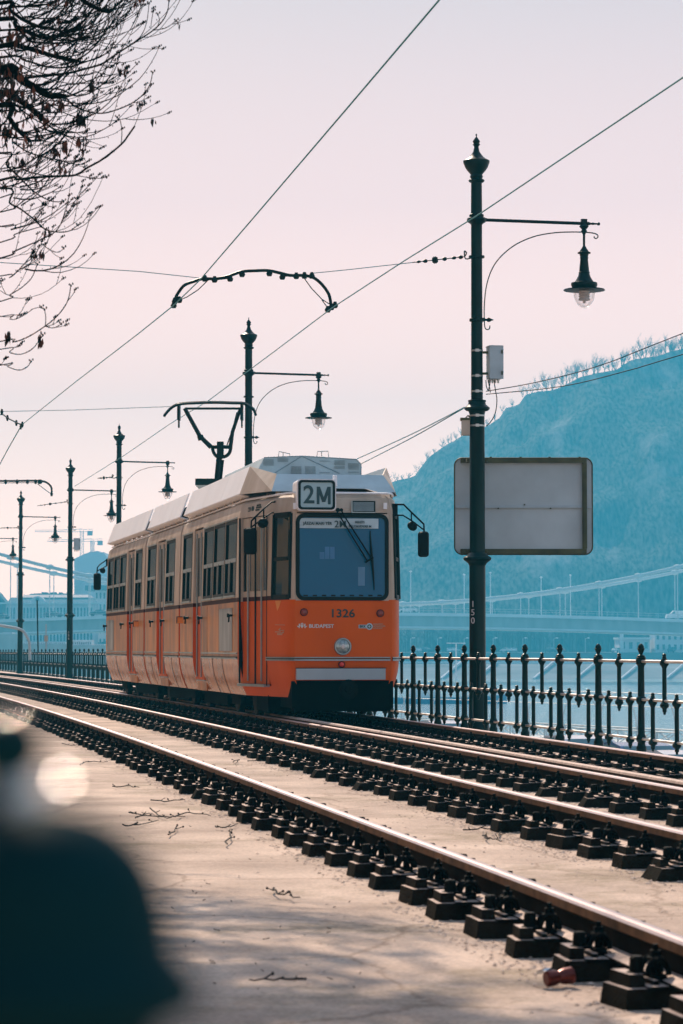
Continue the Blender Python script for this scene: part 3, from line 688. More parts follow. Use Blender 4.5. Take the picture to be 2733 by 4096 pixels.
for si, (a, c) in enumerate(SECT):
    b = MB()
    for sg in (-1, 1):
        wall(b, [(t, 1.15*sg, (0, sg)) for t in tb(a, c)], True, lambda t, z, o, sg=sg: inwin(t, z) or (sg < 0 and indoor(t, z)))
    if si == 0:
        L_ = norms(NOSE); Rr = [(t, -o, (nt, -no)) for (t, o, (nt, no)) in L_]
        def nh(t, z, o): return (.05 < t < .58 and 1.66 < z < 2.77) or (o < 0 and .80 < t < 1.90 and .44 < z < 2.77)
        wall(b, L_, False, nh); wall(b, Rr, False, nh)
        # front panel
        st = [(0, -.66, (-1, 0)), (0, -.625, (-1, 0)), (0, .605, (-1, 0)), (0, .66, (-1, 0))]
        for i in range(3):
            for k in range(len(ZR)-1):
                zm = (ZR[k]+ZR[k+1])/2
                if zm < .52 or (i == 1 and 1.66 < zm < 2.77): continue
                mi = 0 if zm < 1.60 else 1
                P = [wall_point(*st[i][:2], ZR[k], st[i][2]), wall_point(*st[i+1][:2], ZR[k], st[i][2]), wall_point(*st[i+1][:2], ZR[k+1], st[i][2]), wall_point(*st[i][:2], ZR[k+1], st[i][2])]
                b.quad(*P, mi)
    if si == 2:
        tl = [(22.85-t, o) for t, o in NOSE]
        L_ = [(22.85-t, o, (-nt, no)) for (t, o, (nt, no)) in norms(NOSE)]
        wall(b, L_, False, lambda t, z, o: False); wall(b, [(t, -o, (nt, -no)) for (t, o, (nt, no)) in L_], False, lambda t, z, o: False)
        b.quad(T(22.85, -.66, .3), T(22.85, .66, .3), T(22.85, .66, 1.6), T(22.85, -.66, 1.6), 0); b.quad(T(22.85, -.66, 1.6), T(22.85, .66, 1.6), T(22.85, .66, 3.0), T(22.85, -.66, 3.0), 1)
    # end walls at the joints, seen from the front
    for e, te in enumerate((a, c)):
        if (si == 0 and e == 0) or (si == 2 and e == 1): continue
        for sg in (-1, 1):
            for k in range(len(ZR)-1):
                z0, z1 = ZR[k], ZR[k+1]; zm = (z0+z1)/2; mi = 0 if zm < 1.6 else (2 if zm < 1.66 else 1)
                b.quad(T(te, sg*(1.15-inset(z0)), z0), T(te, sg*.72, z0), T(te, sg*.72, z1), T(te, sg*(1.15-inset(z1)), z1), mi)
    # door jambs
    for (d0, d1) in DOOR:
        if not a < d0 < c: continue
        for te in (d0, d1):
            for k in range(len(ZR)-1):
                z0, z1 = ZR[k], ZR[k+1]
                if not .44 <= z0 < 2.83: continue
                zm = (z0+z1)/2; mi = 0 if zm < 1.6 else (2 if zm < 1.66 else 1)
                b.quad(T(te, -(1.15-inset(z0)), z0), T(te, -1.06, z0), T(te, -1.06, z1), T(te, -(1.15-inset(z1)), z1), mi)
        b.quad(T(d0, -1.12, 2.83), T(d1, -1.12, 2.83), T(d1, -1.05, 2.83), T(d0, -1.05, 2.83), 1)
    # roof shell
    tt = [a, (a+c)/2, c] if si else [.0, .3, 1.0, 2.0, 5, c]
    def hw(t):
        if t >= 2: return .99 if t < 20.86 else .6
        for q in range(len(NOSE)-1):
            if NOSE[q][0] <= t <= NOSE[q+1][0]+1e-6:
                k = (t-NOSE[q][0])/(NOSE[q+1][0]-NOSE[q][0]); return -(NOSE[q][1]+(NOSE[q+1][1]-NOSE[q][1])*k)-.14
        return .5
    if si == 2: tt = [a, 17, c, 22.6]
    for q in range(len(tt)-1):
        t0, t1 = tt[q], tt[q+1]; h0, h1 = hw(t0), hw(t1); e0 = .12 if t0 == 0 else 0
        for (f0, za), (f1, zb) in (((-1,3.03),(-.6,3.10)),((-.6,3.10),(.6,3.10)),((.6,3.10),(1,3.03))):
            b.quad(T(t0+e0, h0*f0, za-(.0)), T(t1, h1*f0, za), T(t1, h1*f1, zb), T(t0+e0, h0*f1, zb), 1)
    o = b.obj('body_section', BM, TR, smooth=25)
# side windows with rubber rims, sliding bar and silver sill
def winpart(t0, t1, sg, z0=1.71, z1=2.77, name='window', g='glass', bar=True, oo=1.15):
    b = MB(); e = .035; O = lambda z: sg*(oo-inset(z)+.004)
    for (ta, tb_, za, zb) in ((t0-.01, t1+.01, z0-.01, z0+e), (t0-.01, t1+.01, z1-e, z1+.01), (t0-.01, t0+e, z0+e, z1-e), (t1-e, t1+.01, z0+e, z1-e)):
        P = [T(ta, O(za), za), T(tb_, O(za), za), T(tb_, O(zb), zb), T(ta, O(zb), zb)]; s, r = hd(t0)
        b.poly(P, -r*sg*.05, 0)
    if bar:
        zb_ = z0+(z1-z0)*.46; P = [T(t0+e, O(zb_), zb_-.025), T(t1-e, O(zb_), zb_-.025), T(t1-e, O(zb_), zb_+.03), T(t0+e, O(zb_), zb_+.03)]; b.poly(P, -hd(t0)[1]*sg*.03, 1)
        P = [T((t0+t1)/2, O(z0)-sg*.0, z0+e), T((t0+t1)/2+.05, O(z0), z0+e), T((t0+t1)/2+.05, O(zb_), zb_), T((t0+t1)/2, O(zb_), zb_)]; b.poly(P, -hd(t0)[1]*sg*.03, 0)
        P = [T(t0, sg*1.152, z0-.035), T(t1, sg*1.152, z0-.035), T(t1, sg*1.152, z0-.008), T(t0, sg*1.152, z0-.008)]; b.poly(P, hd(t0)[1]*sg*.022, 1)
        P = [T(t0-.03, O(z1)+sg*.002, z1+.012), T(t1+.03, O(z1)+sg*.002, z1+.012), T(t1+.03, O(z1)+sg*.002, z1+.028), T(t0-.03, O(z1)+sg*.002, z1+.028)]; b.poly(P, hd(t0)[1]*sg*.014, 1)
    w = b.obj(name, [M['rubber'], M['trim']], TR, org=T((t0+t1)/2, sg*oo, z0))
    b = MB(); b.quad(T(t0, O(z0)-sg*.022, z0), T(t1, O(z0)-sg*.022, z0), T(t1, O(z1)-sg*.022, z1), T(t0, O(z1)-sg*.022, z1)); b.obj('pane', M[g], w)
    return w
for (a, c) in WIN:
    for sg in (-1, 1): winpart(a, c, sg)
# folding doors of the side
for (a, c) in DOOR:
    b = MB(); q = lambda t, z: T(t, -1.105, z)
    ps = [a, a+(c-a)*.25, a+(c-a)*.5, a+(c-a)*.75, c]
    for k in range(4):
        t0, t1 = ps[k]+.008, ps[k+1]-.008; s, r = hd(t0)
        for (za, zb, mi) in ((.46, 1.60, 0), (1.60, 1.66, 2), (1.66, 1.76, 1), (2.68, 2.80, 1)): b.poly([q(t0, za), q(t1, za), q(t1, zb), q(t0, zb)], r*.03, mi)
        for ta, tb_ in ((t0, t0+.03), (t1-.03, t1)): b.poly([q(ta, 1.76), q(tb_, 1.76), q(tb_, 2.68), q(ta, 2.68)], r*.03, 1)
    dr = b.obj('door', [M['orange'], M['cream'], M['brown'], M['rubber']], TR, org=q(a, .46))
    b = MB()
    for k in range(4): t0, t1 = ps[k]+.03, ps[k+1]-.03; b.quad(T(t0, -1.106, 1.76), T(t1, -1.106, 1.76), T(t1, -1.106, 2.68), T(t0, -1.106, 2.68))
    b.obj('pane', M['doorglass'], dr)
    b = MB()
    for k in (1, 3): b.tube([q(ps[k], .5)-hd(a)[1]*.015, q(ps[k], 2.75)-hd(a)[1]*.015], .012, 6)
    b.obj('hinge_rod', M['trim'], dr)
    b = MB(); b.box(T((a+c)/2, -1.065, .455), (.06, c-a-.02, .035), ax=(hd(a)[1], hd(a)[0], Vector((0,0,1)))); b.obj('step', M['trim'], dr)
    b = MB(); b.poly([T(a, -1.065, .29), T(c, -1.065, .29), T(c, -1.075, .44), T(a, -1.075, .44)], hd(a)[1]*.02); b.obj('door_sill', M['orangeside'], dr)
# nose door, folding, four narrow leaves
def nose_o(t): return -(.918+(t-.80)*(1.131-.918)/1.10)
b = MB(); b2 = MB(); b3 = MB(); ps = [.80+k*.275 for k in range(5)]; nv = Vector(((T(.8,nose_o(.8))-T(1.9,nose_o(1.9))))).normalized(); nn = Vector((nv.y, -nv.x, 0)); nn = nn if nn.y < 0 else -nn
qn = lambda t, z, i=.04: T(t, nose_o(t), z)-nn*i
for k in range(4):
    t0, t1 = ps[k]+.008, ps[k+1]-.008
    for (za, zb, mi) in ((.46, 1.60, 0), (1.60, 1.66, 2), (1.66, 1.74, 1), (2.62, 2.76, 1)): b.poly([qn(t0, za), qn(t1, za), qn(t1, zb), qn(t0, zb)], -nn*.03, mi)
    for ta, tb_ in ((t0, t0+.045), (t1-.045, t1)): b.poly([qn(ta, 1.74), qn(tb_, 1.74), qn(tb_, 2.62), qn(ta, 2.62)], -nn*.03, 1)
    b2.quad(qn(t0+.03, 1.74, .036), qn(t1-.03, 1.74, .036), qn(t1-.03, 2.62, .036), qn(t0+.03, 2.62, .036))
for k in (1, 3): b3.tube([qn(ps[k], .5, .02), qn(ps[k], 2.6, .02)], .012, 6)
dr = b.obj('door', [M['orange'], M['cream'], M['brown']], TR, org=qn(1.3, .46)); b2.obj('pane', M['doorglass'], dr); b3.obj('hinge_rod', M['trim'], dr)
b = MB(); b.tube([qn(ps[2], .46, .03), qn(ps[2], 2.75, .03)], .012, 6); b.tube([qn(1.9, .44, -.005), qn(1.9, 2.77, -.005)], .014, 6); b.tube([qn(.8, .44, -.0), qn(.8, 2.77, -.0)], .008, 6); b.obj('door_seal', M['rubber'], dr)
b = MB(); b.box((qn(.8,.44)+qn(1.9,.44))/2+nn*.04, ((qn(.8,0)-qn(1.9,0)).length, .09, .035), ax=(nv, nn, Vector((0,0,1)))); b.obj('step', M['trim'], dr)
b = MB()
for te in (.80, 1.90):
    for z0, z1, mi in ((.44, 1.6, 0), (1.6, 2.77, 1)): b.quad(qn(te, z0, inset(z0)), qn(te, z0, .08), qn(te, z1, .08), qn(te, z1, 0), mi)
b.obj('door_frame', [M['orange'], M['cream']], dr)
# corner windows beside the windscreen
for sg in (-1, 1):
    b = MB(); b2 = MB(); pts = [(.06,.72),(.14,.757),(.30,.803),(.58,.875)]
    zl, zh = 1.62, 2.76
    ns = norms([(t, sg*o) for t, o in pts])
    def wp(t, o, nr, z, out): s, r = hd(t); return T(t, o, z)+(s*nr[0]+r*nr[1])*(out-inset(z))
    for i in range(3):
        a_, c_ = ns[i], ns[i+1]
        b2.quad(wp(*a_, zl, -.012), wp(*c_, zl, -.012), wp(*c_, zh, -.012), wp(*a_, zh, -.012))
        for za, zb in ((zl-.02, zl+.05), (zh-.05, zh+.02), (2.13, 2.18)): b.add([wp(*a_, za, .006), wp(*c_, za, .006), wp(*c_, zb, .006), wp(*a_, zb, .006), wp(*a_, za, -.02), wp(*c_, za, -.02), wp(*c_, zb, -.02), wp(*a_, zb, -.02)], [(0,1,2,3),(7,6,5,4),(0,4,5,1),(3,2,6,7)])
    for q in (ns[0], ns[3]): b.tube([wp(*q, zl, .0), wp(*q, zh, .0)], .024, 8)
    w = b.obj('corner_window', M['rubber'], TR, smooth=40); b2.obj('pane', M['cornerglass'], w, smooth=True)
# windscreen
def fp(o, z, out=0.0): return T(0, o, z)-D0*out
def rr(cx, cz, w, h, r, n=5):
    P = []
    for sx, sz, a0 in ((1,1,0),(-1,1,90),(-1,-1,180),(1,-1,270)):
        for k in range(n+1): tt_ = R(a0+90*k/n); P.append((cx+sx*(w/2-r)+r*math.cos(tt_), cz+sz*(h/2-r)+r*math.sin(tt_)))
    return P
wc, wz, ww, wh = -.015, 2.17, 1.265, 1.165
P = rr(wc, wz, ww, wh, .11); Q = rr(wc, wz, ww-.10, wh-.10, .07); b = MB(); n = len(P)
vs = [fp(o, z, .012) for o, z in P]+[fp(o, z, .016) for o, z in Q]+[fp(o, z, -.03) for o, z in P]+[fp(o, z, -.03) for o, z in Q]
b.add(vs, [(i, (i+1) % n, n+(i+1) % n, n+i) for i in range(n)]+[(i, 2*n+i, 2*n+(i+1) % n, (i+1) % n) for i in range(n)]+[(n+i, n+(i+1) % n, 3*n+(i+1) % n, 3*n+i) for i in range(n)])
# cream spandrels between the rounded rim and the square opening
ws = b.obj('windscreen', M['rubber'], TR)
b = MB()
for (sx, sz, a0) in ((1,1,0),(-1,1,90),(-1,-1,180),(1,-1,270)):
    cxx, czz = wc+sx*(ww/2+.0), wz+sz*(wh/2+.0); arc = [(wc+sx*(ww/2-.11)+.11*math.cos(R(a0+18*k)), wz+sz*(wh/2-.11)+.11*math.sin(R(a0+18*k))) for k in range(6)]
    b.poly([fp(cxx, czz, .004)]+[fp(o, z, .004) for o, z in (arc if sx*sz > 0 else arc)])
b.obj('corner_filler', M['cream'], ws)
b = MB(); b.poly([fp(o, z, .002) for o, z in Q]); b.obj('pane', M['windshield'], ws)
def fbox(b, x0, y0, x1, y1, out=.003, th=.02, mi=0):
    a = front(x0, y1, out); c = front(x1, y0, out); a2 = Vector((a.x, a.y, a.z)); P = [a2, Vector((c.x, c.y, a.z)), Vector((c.x, c.y, c.z)), Vector((a.x, a.y, c.z))]
    b.poly(P, D0*th, mi)
RF = Matrix(((R0.x, 0, -D0.x), (R0.y, 0, -D0.y), (0, 1, 0)))
b = MB(); fbox(b, 1194, 2075, 1514, 2112, .012, .004); rc_ = b.obj('route_card', M['card'], ws)
for s_, x, y, sz, sx in (('J\u00c1SZAI MARI T\u00c9R', 1271, 2094, .052, 1.0), ('2M', 1362, 2098, .13, 1.0), ('KELETI', 1440, 2089, .042, 1.0), ('P\u00c1LYAUDVAR M', 1441, 2106, .042, 1.0)):
    p = front(x, y, .02); text(s_, sz, M['displaytext'], 'card_lettering', rc_, p, RF, offs_=.0012, sx=sx)
b = MB(); fbox(b, 1433, 2268, 1460, 2343, .006, .002); b.obj('notice', mat('bluish_notice', (.10,.24,.38), .5), ws)
b = MB()
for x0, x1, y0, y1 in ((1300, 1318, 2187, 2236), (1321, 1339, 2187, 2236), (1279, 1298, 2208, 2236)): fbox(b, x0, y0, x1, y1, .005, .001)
b.obj('reflected_pane', mat('painted_reflection', (.05,.20,.38), .5), ws)  # flat bluish patches painting reflections on the windscreen
b = MB()
for k in range(9): fbox(b, 1214+k*37, 2379, 1232+k*37, 2385, .005, .001)
b.obj('heater_slot', M['rubber'], ws)
# orange panel furniture
b = MB(); n_ = -D0
c = front(1371, 2586); b.lathe([(0,.118),(.02,.118),(.035,.11),(.036,.098),(.02,.096)], c, 28, axis=n_, cap=False); hl = b.obj('headlight', M['trim'], TR, smooth=40)
MB().lathe([(.0,.099),(.018,.099),(.03,.06),(.034,.03),(.035,.005)], c, 24, axis=n_).obj('lens', M['lens'], hl, smooth=60)
MB().lathe([(.03,.03),(.045,.03),(.05,.02)], c, 14, axis=n_).obj('bulb_shield', M['lampinner'], hl, smooth=60)
for x, y in ((1216, 2449), (1521, 2453)):
    c = front(x, y); m_ = MB().lathe([(0,.052),(.015,.052),(.016,.045)], c, 20, axis=n_, cap=False).obj('signal_lamp', M['rubber'], TR, smooth=40)
    MB().lathe([(0,.045),(.02,.043),(.032,.03),(.038,.01)], c, 18, axis=n_).obj('lens', M['redlamp'], m_, smooth=60)
c = front(1367, 2658); m_ = MB().lathe([(0,.045),(.02,.045),(.021,.036)], c, 20, axis=n_, cap=False).obj('tail_lamp', M['rubber'], TR, smooth=40)
MB().lathe([(0,.036),(.025,.034),(.04,.02),(.044,.005)], c, 18, axis=n_).obj('lens', M['redsmall'], m_, smooth=60)
b = MB(); fbox(b, 1187, 2674, 1543, 2719, .05, .07); b.obj('bumper', M['bumper'], TR)
b = MB()
fbox(b, 1184, 2671, 1546, 2674, .03, .05); b.obj('bumper_gap', M['rubber'], TR)
b = MB(); fbox(b, 1176, 2628, 1562, 2632, .022, .03, 0); fbox(b, 1176, 2633, 1562, 2636, .010, .03, 1); fbox(b, 1176, 2637, 1562, 2643, .026, .03, 0)
Lm = norms(NOSE)
for sg in (-1, 1):
    for (za, zb, mi) in ((.816, .832, 0), (.782, .802, 0), (.802, .816, 1)):
        for i in range(0, 6):
            a_, c_ = Lm[i], Lm[i+1]
            f = lambda q, z, out: T(q[0], q[1]*-sg if sg > 0 else q[1], z)+(hd(0)[0]*q[2][0]+hd(0)[1]*q[2][1]*(-sg if sg > 0 else 1))*out
            e_ = .022 if mi == 0 else .01
            b.add([f(a_, za, e_), f(c_, za, e_), f(c_, zb, e_), f(a_, zb, e_), f(a_, za, -.01), f(c_, za, -.01), f(c_, zb, -.01), f(a_, zb, -.01)], [(0,1,2,3),(0,4,5,1),(3,2,6,7)], mi)
b.obj('belt_moulding', [M['trim'], M['rubber']], TR)
# side mouldings, panel seams
b = MB()
runs = []
for (a, c) in SECT:
    cuts = [a+.02]+[x for w in DOOR for x in w if a < x < c]+[c-.02]
    for k in range(0, len(cuts), 2): runs.append((cuts[k]+.01, cuts[k+1]-.01))
for (a, c) in runs:
    for sg in (-1, 1):
        r = hd(a)[1]*sg
        for (z0, z1, mi, th) in ((.865, .885, 0, .016), (.795, .812, 0, .022), (.812, .83, 1, .012)):
            b.poly([T(a, sg*1.15, z0), T(c, sg*1.15, z0), T(c, sg*1.15, z1), T(a, sg*1.15, z1)], r*th, mi)
b.obj('side_moulding', [M['trim'], M['rubber']], TR)
b = MB()
for t in (3.63, 4.72, 9.9, 12.9, 18.9):
    for k in range(6): b.poly([T(t, -1.151+inset(ZR[k]), ZR[k]), T(t+.018, -1.151+inset(ZR[k]), ZR[k]), T(t+.018, -1.151+inset(ZR[k+1]), ZR[k+1]), T(t, -1.151+inset(ZR[k+1]), ZR[k+1])], -hd(t)[1]*.004)
for t in (5.3,): b.poly([T(t, -1.152, .80), T(t+.01, -1.152, .80), T(t+.01, -1.152, 1.6), T(t, -1.152, 1.6)], -hd(t)[1]*.002)
b.obj('skirt_seam', M['rubber'], TR)
# bellows
for (a, c) in JOINT:
    b = MB()
    for k in range(4):
        t = a+(c-a)*(k+.5)/4; b.box(T(t, 0, 1.7), (2.0, .03, 2.6), ax=(hd(t)[1], hd(t)[0], Vector((0,0,1))))
    b.box(T((a+c)/2, 0, 1.7), (1.9, c-a+.04, 2.5), ax=(hd(a)[1], hd(a)[0], Vector((0,0,1)))); b.obj('bellows', M['bellows'], TR)
# hooks and amber markers on the side
for (x, y) in ((807, 2471), (927.6, 2461), (751.7, 2471), (654.8, 2482.4), (611, 2486), (530, 2492), (493, 2496), (425.5, 2504)):
    p, t_ = side(x, y, -1.16); b = MB(); r = hd(t_)[1]; b.tube([p+r*.02, p-r*.05], .02, 8); b.lathe([(0,.03),(.02,.032),(.03,.02)], p-r*.07, 10, axis=r); b.tube([p-r*.04, p-r*.045-Vector((0,0,.10))], .012, 6)
    b.obj('side_hook', M['rubber'], TR, org=p, smooth=40)
for (x, y) in ((727, 2481), (550.5, 2496)):
    p, t_ = side(x, y, -1.16); b = MB(); s, r = hd(t_); b.box(p-r*.03, (.09, .13, .10), ax=(r, s, Vector((0,0,1)))); m_ = b.obj('marker_lamp', M['ambermark'], TR, org=p)
    b = MB(); b.box(p-r*.035, (.10, .03, .104), ax=(r, s, Vector((0,0,1)))); b.box(p-r*.03+Vector((0,0,.055)), (.1, .14, .012), ax=(r, s, Vector((0,0,1)))); b.obj('marker_frame', M['rubber'], m_)
# posters on the side
for (x0, y0, x1, y1) in ((878, 2437, 929, 2604), (429, 2482, 455, 2600)):
    a_, t0 = side(x0, y0, -1.153); c_, t1 = side(x1, y1, -1.153); b = MB(); b.poly([T(t0, -1.153, c_.z), T(t1, -1.153, c_.z), T(t1, -1.153, a_.z), T(t0, -1.153, a_.z)], -hd(t0)[1]*.002); b.obj('poster', M['poster'], TR)
# writing on the front
wr = [('1326', 1370, 2455, .155, .003, 'darktext', 1.12), ('BUDAPEST', 1286, 2505, .068, .0015, 'whitetext', 1.05), ('BKK', 1451, 2506, .040, .001, 'darktext', 1.0)]
for s_, x, y, sz, of, m_, sx in wr:
    if s_ == 'BKK': continue
    text(s_, sz, M[m_], 'lettering', TR, front(x, y, .004), RF, offs_=of, sx=sx)
bd = MB(); fbox(bd, 1435, 2499, 1480, 2513, .004, .003); c = front(1478, 2506, 0); bd.lathe([(0,.045),(.006,.045)], c, 20, axis=-D0); bg = bd.obj('operator_badge', M['card'], TR)
text('BKK', .045, M['darktext'], 'badge_lettering', bg, front(1451, 2506, .008), RF, offs_=.0012)
c = front(1478, 2506, .008); MB().lathe([(0,.028),(.003,.028),(.003,.016)], c, 16, axis=-D0, cap=False).obj('badge_ring', M['darktext'], bg)
for s_, y in (('BUDAPESTI', 2497), ('K\u00d6ZLEKED\u00c9SI', 2505), ('K\u00d6ZPONT', 2513)):
    text(s_, .026, M['goldtext'], 'badge_lettering', bg, front(1494, y, .004), RF, align='LEFT', offs_=.0006)
# crest beside the city name: crown, shield and two supporters
b = MB()
def fpoly(pts, out=.004): b.poly([front(x, y, out) for x, y in pts], D0*.002)
fpoly([(1204,2500),(1214,2500),(1214,2507),(1209,2513),(1204,2507)]); fpoly([(1203,2498),(1205,2492),(1207,2495),(1209,2489),(1211,2495),(1213,2492),(1215,2498)])
for s_ in (-1, 1): fpoly([(1209+s_*v[0], v[1]) for v in ((8,2498),(11,2494),(14,2497),(12,2501),(17,2505),(20,2502),(19,2508),(13,2507),(15,2512),(9,2512),(11,2506),(7,2505))])
b.obj('crest', M['whitetext'], TR)
# arrow-like transport emblem and amber triangle on the nose corner
def nose_pt(x, y, out=.004):
    best = None
    for i in range(len(NOSE)-1):
        for j in range(8):
            k = j/8; t = NOSE[i][0]+(NOSE[i+1][0]-NOSE[i][0])*k; o = NOSE[i][1]+(NOSE[i+1][1]-NOSE[i][1])*k; p = T(t, o); e = abs(p.x/p.y-ray(x, y).x)
            if best is None or e < best[0]: best = (e, t, o, p, i)
    p = best[3]; n2 = norms(NOSE)[best[4]][2]; z = at(x, y, p.y).z; s, r = hd(best[1]); nv_ = s*n2[0]+r*n2[1]; return Vector((p.x, p.y, z))+nv_*(out-inset(z)), nv_
b = MB()
def npoly(pts, out=.006):
    P = [nose_pt(x, y, out) for x, y in pts]; b.poly([p for p, _ in P], -P[0][1]*.002)
npoly([(1104,2403),(1126,2403),(1118,2426),(1112,2444)]); b.obj('amber_arrow', M['ambermark'], TR)
b = MB()
for pts in ([(1104,2526),(1122,2526),(1122,2523),(1116,2520),(1124,2511),(1126,2513),(1120,2520),(1138,2520),(1138,2523),(1124,2523),(1125,2529),(1104,2529)], [(1110,2532),(1132,2530),(1135,2526),(1138,2527),(1134,2534),(1112,2535)], [(1112,2537),(1130,2536),(1130,2540),(1112,2540)], [(1103,2498),(1141,2499),(1141,2501),(1103,2500)]): npoly(pts, .008)
b.obj('transport_emblem', M['goldtext'], TR)
p, nv_ = nose_pt(1009, 2040); rn = Vector((-nv_.y, nv_.x, 0)); RN = Matrix(((rn.x, 0, nv_.x), (rn.y, 0, nv_.y), (0, 1, 0)))
b = MB(); b.box(nose_pt(992, 2040, .004)[0], (.10, .004, .075), ax=(rn, nv_, Vector((0,0,1)))); b.lathe([(0,.05),(.005,.05)], nose_pt(1002, 2038, 0)[0], 18, axis=nv_); bg = b.obj('operator_badge', M['darktext'], TR)
text('BKK', .05, M['cream'], 'badge_lettering', bg, nose_pt(991, 2040, .012)[0], RN)
for s_, y in (('BUDAPESTI', 2022), ('K\u00d6ZLEKED\u00c9SI', 2031), ('K\u00d6ZPONT', 2041)): text(s_, .035, M['darktext'], 'badge_lettering', bg, nose_pt(1012, y, .006)[0], RN, align='LEFT')
# destination display
b = MB(); a = front(1190, 2041); c = front(1344, 1918); 
P = rr(0, 0, .53, .425, .055); cc = front(1267, 1979.5, .10)
def dpt(o, z, back): return cc+R0*o+Vector((0,0,z))+D0*back
n = len(P); b.add([dpt(o, z, 0) for o, z in P]+[dpt(o*.96, z*.97, .45) for o, z in P], [tuple(range(n)), tuple(range(2*n-1, n-1, -1))]+[(i, i+n, (i+1) % n+n, (i+1) % n) for i in range(n)])
dp = b.obj('destination_display', M['roofwhite'], TR, smooth=30)
Q = rr(0, 0, .50, .395, .05); Q2 = rr(0, 0, .435, .335, .03)
b = MB(); b.add([dpt(o, z, -.012) for o, z in Q]+[dpt(o, z, -.012) for o, z in Q2]+[dpt(o, z, 0) for o, z in Q]+[dpt(o, z, 0) for o, z in Q2], [(i, (i+1) % n, n+(i+1) % n, n+i) for i in range(n)]+[(i, 2*n+i, 2*n+(i+1) % n, (i+1) % n) for i in range(n)]+[(n+i, n+(i+1) % n, 3*n+(i+1) % n, 3*n+i) for i in range(n)]); b.obj('display_rim', M['rubber'], dp)
MB().poly([dpt(o, z, -.003) for o, z in rr(0, 0, .44, .34, .03)]).obj('display_screen', M['display'], dp)
text('2', .34, M['displaytext'], 'route_number', dp, dpt(-.105, -.008, -.008), RF, offs_=.005, sx=.95)
b = MB(); mw, mh = .155, .235
for pl in ([(0,0),(.038,0),(.038,mh),(0,mh)], [(mw+.035-.038,0),(mw+.035,0),(mw+.035,mh),(mw+.035-.038,mh)], [(0,mh),(.045,mh),((mw+.035)/2+.022,.03),((mw+.035)/2-.022,.03)], [(mw+.035,mh),(mw+.035-.045,mh),((mw+.035)/2-.022,.03),((mw+.035)/2+.022,.03)]):
    b.poly([dpt(.0+x, z-.008-mh/2, -.008-.0005*len(b.v)/8) for x, z in pl])
b.obj('route_letter', M['displaytext'], dp)
b = MB(); b.lathe([(0,.035),(.14,.03),(.15,.02)], front(1340, 1945, -.03), 12); b.obj('antenna_pod', M['roofwhite'], TR, smooth=40)
# vent grille, small brackets, lip and gutter
b = MB(); fbox(b, 1408, 2004, 1502, 2050, .012, .03, 0); 
for k in range(8): fbox(b, 1414, 2009+k*4.6, 1496, 2011.4+k*4.6, .02, .01, 1)
b.obj('vent_grille', [M['rubber'], M['slot']], TR)
b = MB(); fbox(b, 1406, 2003, 1411, 2051, .018, .02); fbox(b, 1406, 2048, 1503, 2051, .018, .02); b.obj('grille_frame', M['trim'], TR)
for x in (1180, 1541):
    b = MB(); p = front(x, 2024, .02); b.box(p, (.045, .05, .085), ax=(R0, D0, Vector((0,0,1)))); b.obj('limit_lamp', M['roofwhite'], TR)
b = MB(); P = [T(0, 0, 3.03)]
lipL = [T(t, o+.13 if False else o*.86, 3.035)-hd(0)[0]*0 for t, o in NOSE]
for sg in (-1, 1): b.tube([T(max(t, .07), abs(o)*.90*sg, 3.035) for t, o in NOSE], .016, 6)
b.tube([T(.07, -.6, 3.035), T(.07, .6, 3.035)], .016, 6)
for sg in (-1, 1): b.tube([T(2+k*.94, sg*1.035, 3.035) for k in range(21)], .014, 6)
b.obj('gutter', M['roofwhite'], TR, smooth=60)
# wiper
b = MB()
b.tube([front(1347, 2043, .05), front(1358, 2062, .09), front(1471, 2245, .06)], .010, 6); b.tube([front(1366, 2041, .05), front(1376, 2062, .09), front(1486, 2232, .06)], .010, 6)
b.tube([front(1352, 2040, .03), front(1352, 2040, .08)], .03, 8); b.tube([front(1366, 2040, .03), front(1366, 2040, .08)], .025, 8); b.tube([front(1462, 2249, .05), front(1494, 2230, .05)], .014, 6)
wp_ = b.obj('wiper', M['black'], TR, smooth=60)
MB().tube([front(1481, 2123, .025), front(1484, 2180, .035), front(1489, 2240, .04), front(1494, 2300, .035), front(1498, 2360, .025)], [.006,.013,.018,.013,.006], 6).obj('wiper_blade', M['rubber'], wp_, smooth=60)
